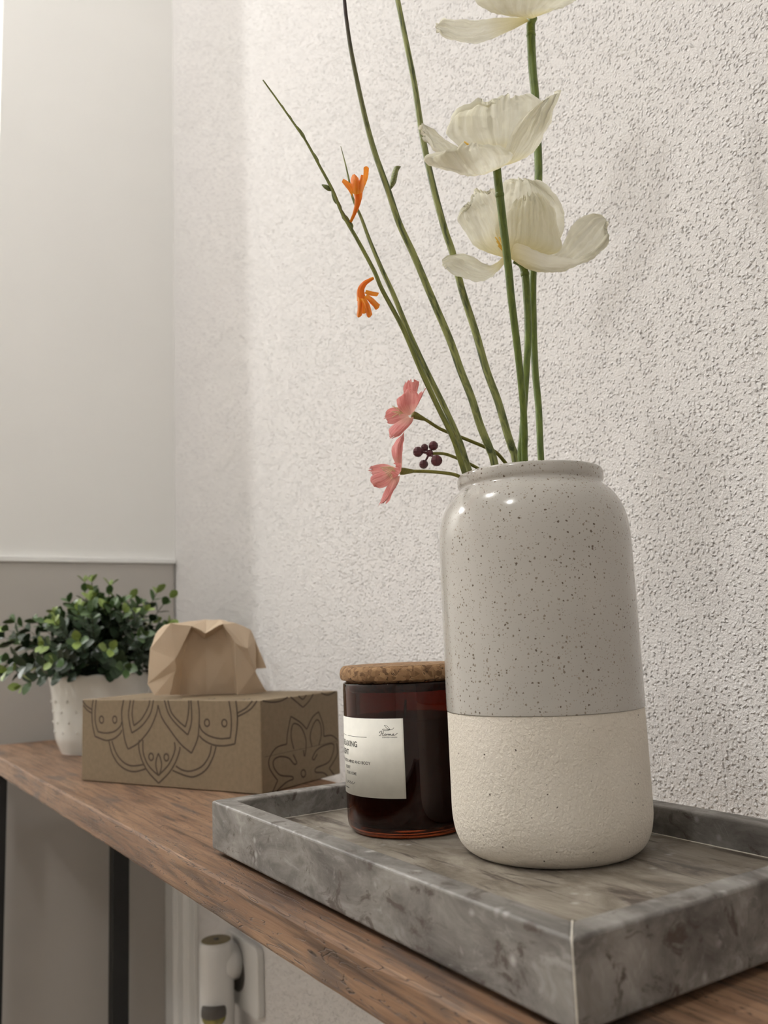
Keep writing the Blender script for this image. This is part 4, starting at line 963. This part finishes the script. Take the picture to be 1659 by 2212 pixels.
dot_me.from_pydata(bv, [], bf)
dot_me.materials.append(M['ceramic'])
dot_me.polygons.foreach_set('use_smooth', [True] * len(bf))
for row, (h, r) in enumerate(((0.026, 0.0529), (0.038, 0.0539), (0.050, 0.0551), (0.062, 0.0564))):
    for k in range(16):
        a = 2 * math.pi * (k + 0.5 * (row % 2)) / 16
        o = bpy.data.objects.new('raised_dot', dot_me)
        COL.objects.link(o)
        o.parent = pot
        o.location = (r * math.cos(a), r * math.sin(a), h)
lathe('moss', [(0.057, 0.080), (0.045, 0.092), (0.03, 0.100), (0.0, 0.104)], M['soil'], pl, 32)


def leaf_mesh(name, m):
    pts = [(0.0, 0.0, 0.0), (0.35, 0.30, 0.06), (0.72, 0.34, 0.03), (1.0, 0.0, -0.06)]
    v = [(0, 0, 0), (0.28, 0.26, 0.05), (0.62, 0.33, 0.06), (0.90, 0.17, 0.0), (1.0, 0, -0.05), (0.90, -0.17, 0.0), (0.62, -0.33, 0.06), (0.28, -0.26, 0.05), (0.3, 0, -0.02), (0.65, 0, -0.02)]
    f = [(0, 8, 1), (1, 8, 9, 2), (2, 9, 3), (3, 9, 4), (0, 7, 8), (7, 6, 9, 8), (6, 5, 9), (5, 4, 9)]
    me = bpy.data.meshes.new(name)
    me.from_pydata(v, [], f)
    me.polygons.foreach_set('use_smooth', [True] * len(f))
    me.materials.append(m)
    return me


LEAF = {k: leaf_mesh('leaf', M[k]) for k in ('leaf_dark', 'leaf_mid', 'leaf_light')}
LV = [v.co.copy() for v in LEAF['leaf_dark'].vertices]
LF = [tuple(p.vertices) for p in LEAF['leaf_dark'].polygons]
ivs, ifs, imat = [], [], []
n_leaf = 0


def add_leaf(pos, d, upv, size, kind, part):
    global n_leaf
    x = d.normalized()
    y = upv.cross(x)
    y = y.normalized() if y.length > 1e-6 else x.orthogonal().normalized()
    z = x.cross(y)
    mt = Matrix((x, y, z)).transposed() * size
    if part and n_leaf < 290:
        o = bpy.data.objects.new('leaf', LEAF[kind])
        COL.objects.link(o)
        o.parent = pl
        m4 = mt.to_4x4()
        m4.translation = pos
        o.matrix_local = m4
        n_leaf += 1
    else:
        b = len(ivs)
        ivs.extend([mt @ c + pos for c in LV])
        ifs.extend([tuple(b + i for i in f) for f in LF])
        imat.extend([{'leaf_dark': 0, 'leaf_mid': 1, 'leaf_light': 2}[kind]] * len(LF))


twv, twf = [], []
NS = 84
for s in range(NS):
    az = 2 * math.pi * (s * 0.618034) + random.uniform(-0.2, 0.2)
    el = math.radians(4 + 84 * ((s + 0.5) / NS) ** 0.9)
    d = Vector((math.cos(az) * math.cos(el), math.sin(az) * math.cos(el), math.sin(el)))
    # wide, flattened dome; a few stems stand out
    ln = random.uniform(0.072, 0.096) + (0.020 if s % 5 == 0 else 0.0) + 0.020 * math.cos(el)
    p0 = Vector((math.cos(az) * 0.035 * math.cos(el), math.sin(az) * 0.035 * math.cos(el), 0.086))
    pts = []
    for k in range(9):
        t = k / 8
        sag = -0.020 * t * t * math.cos(el)
        pts.append(p0 + d * ln * t + Vector((0, 0, sag + 0.010 * math.sin(t * 2.2))) + Vector((random.uniform(-1, 1), random.uniform(-1, 1), 0)) * 0.0015 * t)
    b = len(twv)
    for k in range(9):
        for q in range(3):
            a = q * 2.094
            twv.append(pts[k] + Vector((math.cos(a), math.sin(a), 0)) * 0.0007)
    for k in range(8):
        for q in range(3):
            twf.append((b + k * 3 + q, b + k * 3 + (q + 1) % 3, b + k * 3 + 3 + (q + 1) % 3, b + k * 3 + 3 + q))
    roll = random.uniform(0, 3)
    young = random.random() < 0.55
    for k in range(2, 9):
        t = k / 8
        tan = (pts[min(k + 1, 8)] - pts[k - 1]).normalized()
        sidev = tan.orthogonal().normalized()
        sidev = (Matrix.Rotation(roll + k * 1.57, 3, tan) @ sidev)
        size = 0.0225 * (1.0 - 0.35 * t) * random.uniform(0.85, 1.15)
        for sg in (1, -1):
            dirv = (sidev * sg + tan * (0.45 + 0.7 * t)).normalized()
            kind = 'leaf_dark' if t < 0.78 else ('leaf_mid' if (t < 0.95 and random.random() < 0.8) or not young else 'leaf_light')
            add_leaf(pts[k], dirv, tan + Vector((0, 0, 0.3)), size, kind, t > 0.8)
    tan = (pts[8] - pts[7]).normalized()
    add_leaf(pts[8], tan + Vector((0.2, 0.1, 0.2)), tan.orthogonal(), 0.010, 'leaf_light' if young else 'leaf_mid', False)
inner = mesh_obj('inner_foliage', ivs, ifs, [M['leaf_dark'], M['leaf_mid'], M['leaf_light']], pl)
inner.data.polygons.foreach_set('material_index', imat)
inner['kind'] = 'stuff'
tw = mesh_obj('twigs', twv, twf, M['twig'], pl)
tw['kind'] = 'stuff'

# ------------------------------------------------------------------ wall socket and plug-in air freshener
sk = thing('wall_socket', 'white wall socket plate with painted round gap shadow under the table', 'socket', (WX, 0.548, 0.520))
prism_pts = []
hw, hh, rc = 0.049, 0.041, 0.009
for cx, cy, a0 in ((hw - rc, hh - rc, 0), (-hw + rc, hh - rc, 90), (-hw + rc, -hh + rc, 180), (hw - rc, -hh + rc, 270)):
    for k in range(6):
        a = math.radians(a0 + 18 * k)
        prism_pts.append((cx + rc * math.cos(a), cy + rc * math.sin(a)))
o = prism('plate', prism_pts, 0.0, 0.009, M['plastic'], sk, 0.0015, 2)
o.rotation_euler = (math.pi / 2, 0, -math.pi / 2)
o = lathe('gap_shadow_ring', [(0.0195, 0.0092), (0.0235, 0.0098), (0.0238, 0.0105), (0.0225, 0.0108), (0.0195, 0.0098), (0.0, 0.0094)], M['ink_soft'], sk, 48)  # dark ring paints the gap shadow between plug and plate
o.rotation_euler = (math.pi / 2, 0, -math.pi / 2)
o.location = (0, 0.012, 0)
af = thing('plug_in_air_freshener', 'white plug-in air freshener with olive bottle in socket', 'air freshener', (0.226, 0.560, 0.428))
o = lathe('plug_disc', [(0.0, 0.0), (0.0208, 0.0), (0.0215, 0.001), (0.0215, 0.020), (0.0, 0.020)], M['plastic'], af, 48)
o.rotation_euler = (0, math.pi / 2, 0)
o.location = (0.005, 0.0, 0.105)
lathe('housing', smooth_prof([(0.0, 0.002), (0.012, 0.0), (0.019, 0.006), (0.0208, 0.02), (0.0212, 0.06), (0.0212, 0.11), (0.0207, 0.128), (0.0195, 0.1325), (0.0175, 0.1335), (0.0, 0.1335)], 4), M['plastic'], af, 48)
o = lathe('vent', [(0.0, 0.0006), (0.006, 0.0003), (0.0165, 0.0008), (0.0178, 0.0004), (0.0182, -0.001)], M['vent'], af, 40, 0.1338)
lathe('vent_hole', [(0.0, 0.0016), (0.0032, 0.0014), (0.0036, 0.0)], M['ink_soft'], af, 20, 0.1342)
v, f = ball_verts((0, 0, 0), 0.0145, 24, 14, 1.0, 1.0, 0.85)
bt = mesh_obj('oil_bottle', v, f, M['oil'], af)
bt.location = (-0.0085, -0.0125, 0.052)
lathe('bottle_shoulder', smooth_prof([(0.0152, -0.004), (0.0148, 0.004), (0.012, 0.0075), (0.0, 0.008)], 3), M['ink_soft'], af, 32).location = (-0.0088, -0.0125, 0.0575)

# ------------------------------------------------------------------ flowers and stems in the vase


def stem_thing(key, name, label, cat, mat, seg=10, group=None):
    s = STEMS_DATA[key]
    base = s['p'][0]
    t = thing(name, label, cat, base, 0, group)
    tube('stem', s['p'], s['r'], M[mat], t, seg, 5, base)
    return t, Vector(base)


def petals(key, t, org, mat, ruffle, freq, jag=0.0, seed0=0, nt=16, ns=7):
    for i, rows in enumerate(PETALS_DATA[key]):
        patch_obj('petal', rows, M[mat], t, org, ns, nt, ruffle, freq, jag, seed0 + i)


def filaments(key, t, org, mat, r, tip):
    for a, b in STAM_DATA[key]:
        a, b = Vector(a), Vector(b)
        m = (a + b) / 2 + Vector((0, 0, 0.0006))
        o = tube('stamen', [a, m, b], [r, r, r], M[mat], t, 5, 2, org)


for key, lab_, seed in (('mid', 'white poppy with wide open bowl, second from the top', 11), ('low', 'white poppy nearest the vase with spreading side petals', 31), ('top', 'white poppy cut off by the top of the picture', 51)):
    t, org = stem_thing({'mid': 'p_mid', 'low': 'p_low', 'top': 'p_top'}[key], 'poppy', lab_, 'flower', 'stem_poppy', 12, 'white poppies in the vase')
    petals(key, t, org, 'petal', 0.0050, 110.0, 0.0007, seed, 34, 14)
    if key in STAM_DATA:
        filaments(key, t, org, 'yellow', 0.0004, 0.0007)
    p = STEMS_DATA[{'mid': 'p_mid', 'low': 'p_low', 'top': 'p_top'}[key]]
    path = resample([Vector(q) for q in p['p']], 5)
    acc, j = 0.0, len(path) - 1
    while acc < 0.009 and j > 3:
        acc += (path[j] - path[j - 1]).length
        j -= 1
    dd = (path[j - 1] - path[j]).normalized()
    rr = p['r'][-1]
    tube('stem_collar', [path[j], path[j] + dd * 0.0012, path[j] + dd * 0.0024], [rr * 1.0, rr * 1.13, rr * 1.0], M['stem_poppy'], t, 12, 2, org)

t, org = stem_thing('spike', 'montbretia_spray', 'thin green flower spike with small buds and orange trumpet flowers', 'flower', 'stem', 8)
for a, b, r in SPIKEBUDS_DATA:
    a, b = Vector(a), Vector(b)
    tube('bud', [a, a.lerp(b, 0.3), a.lerp(b, 0.65), b], [r * 0.4, r, r * 0.85, r * 0.15], M['bud_green'], t, 8, 3, org)
for k, of in enumerate(ORANGE_DATA):
    fl = tube('orange_flower', of['tube'], of['r'], M['orange'], t, 12, 4, org, cap=False)
    fl['label'] = ['upright orange trumpet flower', 'drooping orange trumpet flower'][k]
    for i, rows in enumerate(of['lobes']):
        patch_obj('petal', rows, M['orange'], fl, org, 5, 8, 0.0004, 500.0, 0.0, 70 + 10 * k + i)

t, org = stem_thing('blade', 'pointed_stem', 'slim green stem ending in a sharp tip behind the orange flower', 'stem', 'stem_mott', 8)
t, org = stem_thing('dark', 'dark_tipped_stem', 'mottled green stem with dark brown tip and one small leaf', 'stem', 'stem_dark', 10)
patch_obj('leaf', DARKLEAF_DATA, M['stem_mott'], t, org, 4, 6, 0.0006, 300.0, 0.0, 91)
s = STEMS_DATA['dark']
t, org = stem_thing('tall', 'tall_stem', 'tall green stem leaning left behind the white poppies', 'stem', 'stem_mott', 10)

for key, lab_, seed in (('pinkU', 'upper pink blossom hanging left of the stems', 120), ('pinkL', 'lower pink blossom beside the vase rim', 140)):
    t, org = stem_thing(key, 'pink_blossom', lab_, 'flower', 'stem_olive', 8, 'pink blossoms beside the vase rim')
    petals(key, t, org, 'pink', 0.0009, 380.0, 0.0019, seed, 14, 6)
    filaments(key, t, org, 'cream_st', 0.00022, 0.0004)
    p = STEMS_DATA[key]
    a, b = Vector(p['p'][-1]), Vector(p['p'][-2])
    d = (b - a).normalized()
    tube('calyx', [a - d * 0.0006, a + d * 0.0015, a + d * 0.004, a + d * 0.0065], [0.0019, 0.0019, 0.0014, 0.0009], M['stem_olive'], t, 10, 2, org)

t, org = stem_thing('buds', 'bud_sprig', 'sprig of small dark purple buds between the pink blossoms', 'flower', 'stem_olive', 8)
hub = Vector(BALLS_DATA[-1][0])
for c, r in BALLS_DATA:
    cc = Vector(c)
    v, f = ball_verts(cc - org, r, 8, 6)
    mesh_obj('bud', v, f, M['bud'], t, smooth=False)
    if (cc - hub).length > 1e-5:
        tube('bud_stalk', [hub, hub.lerp(cc, 0.5), cc], [0.0007, 0.0006, 0.0006], M['bud'], t, 6, 2, org)
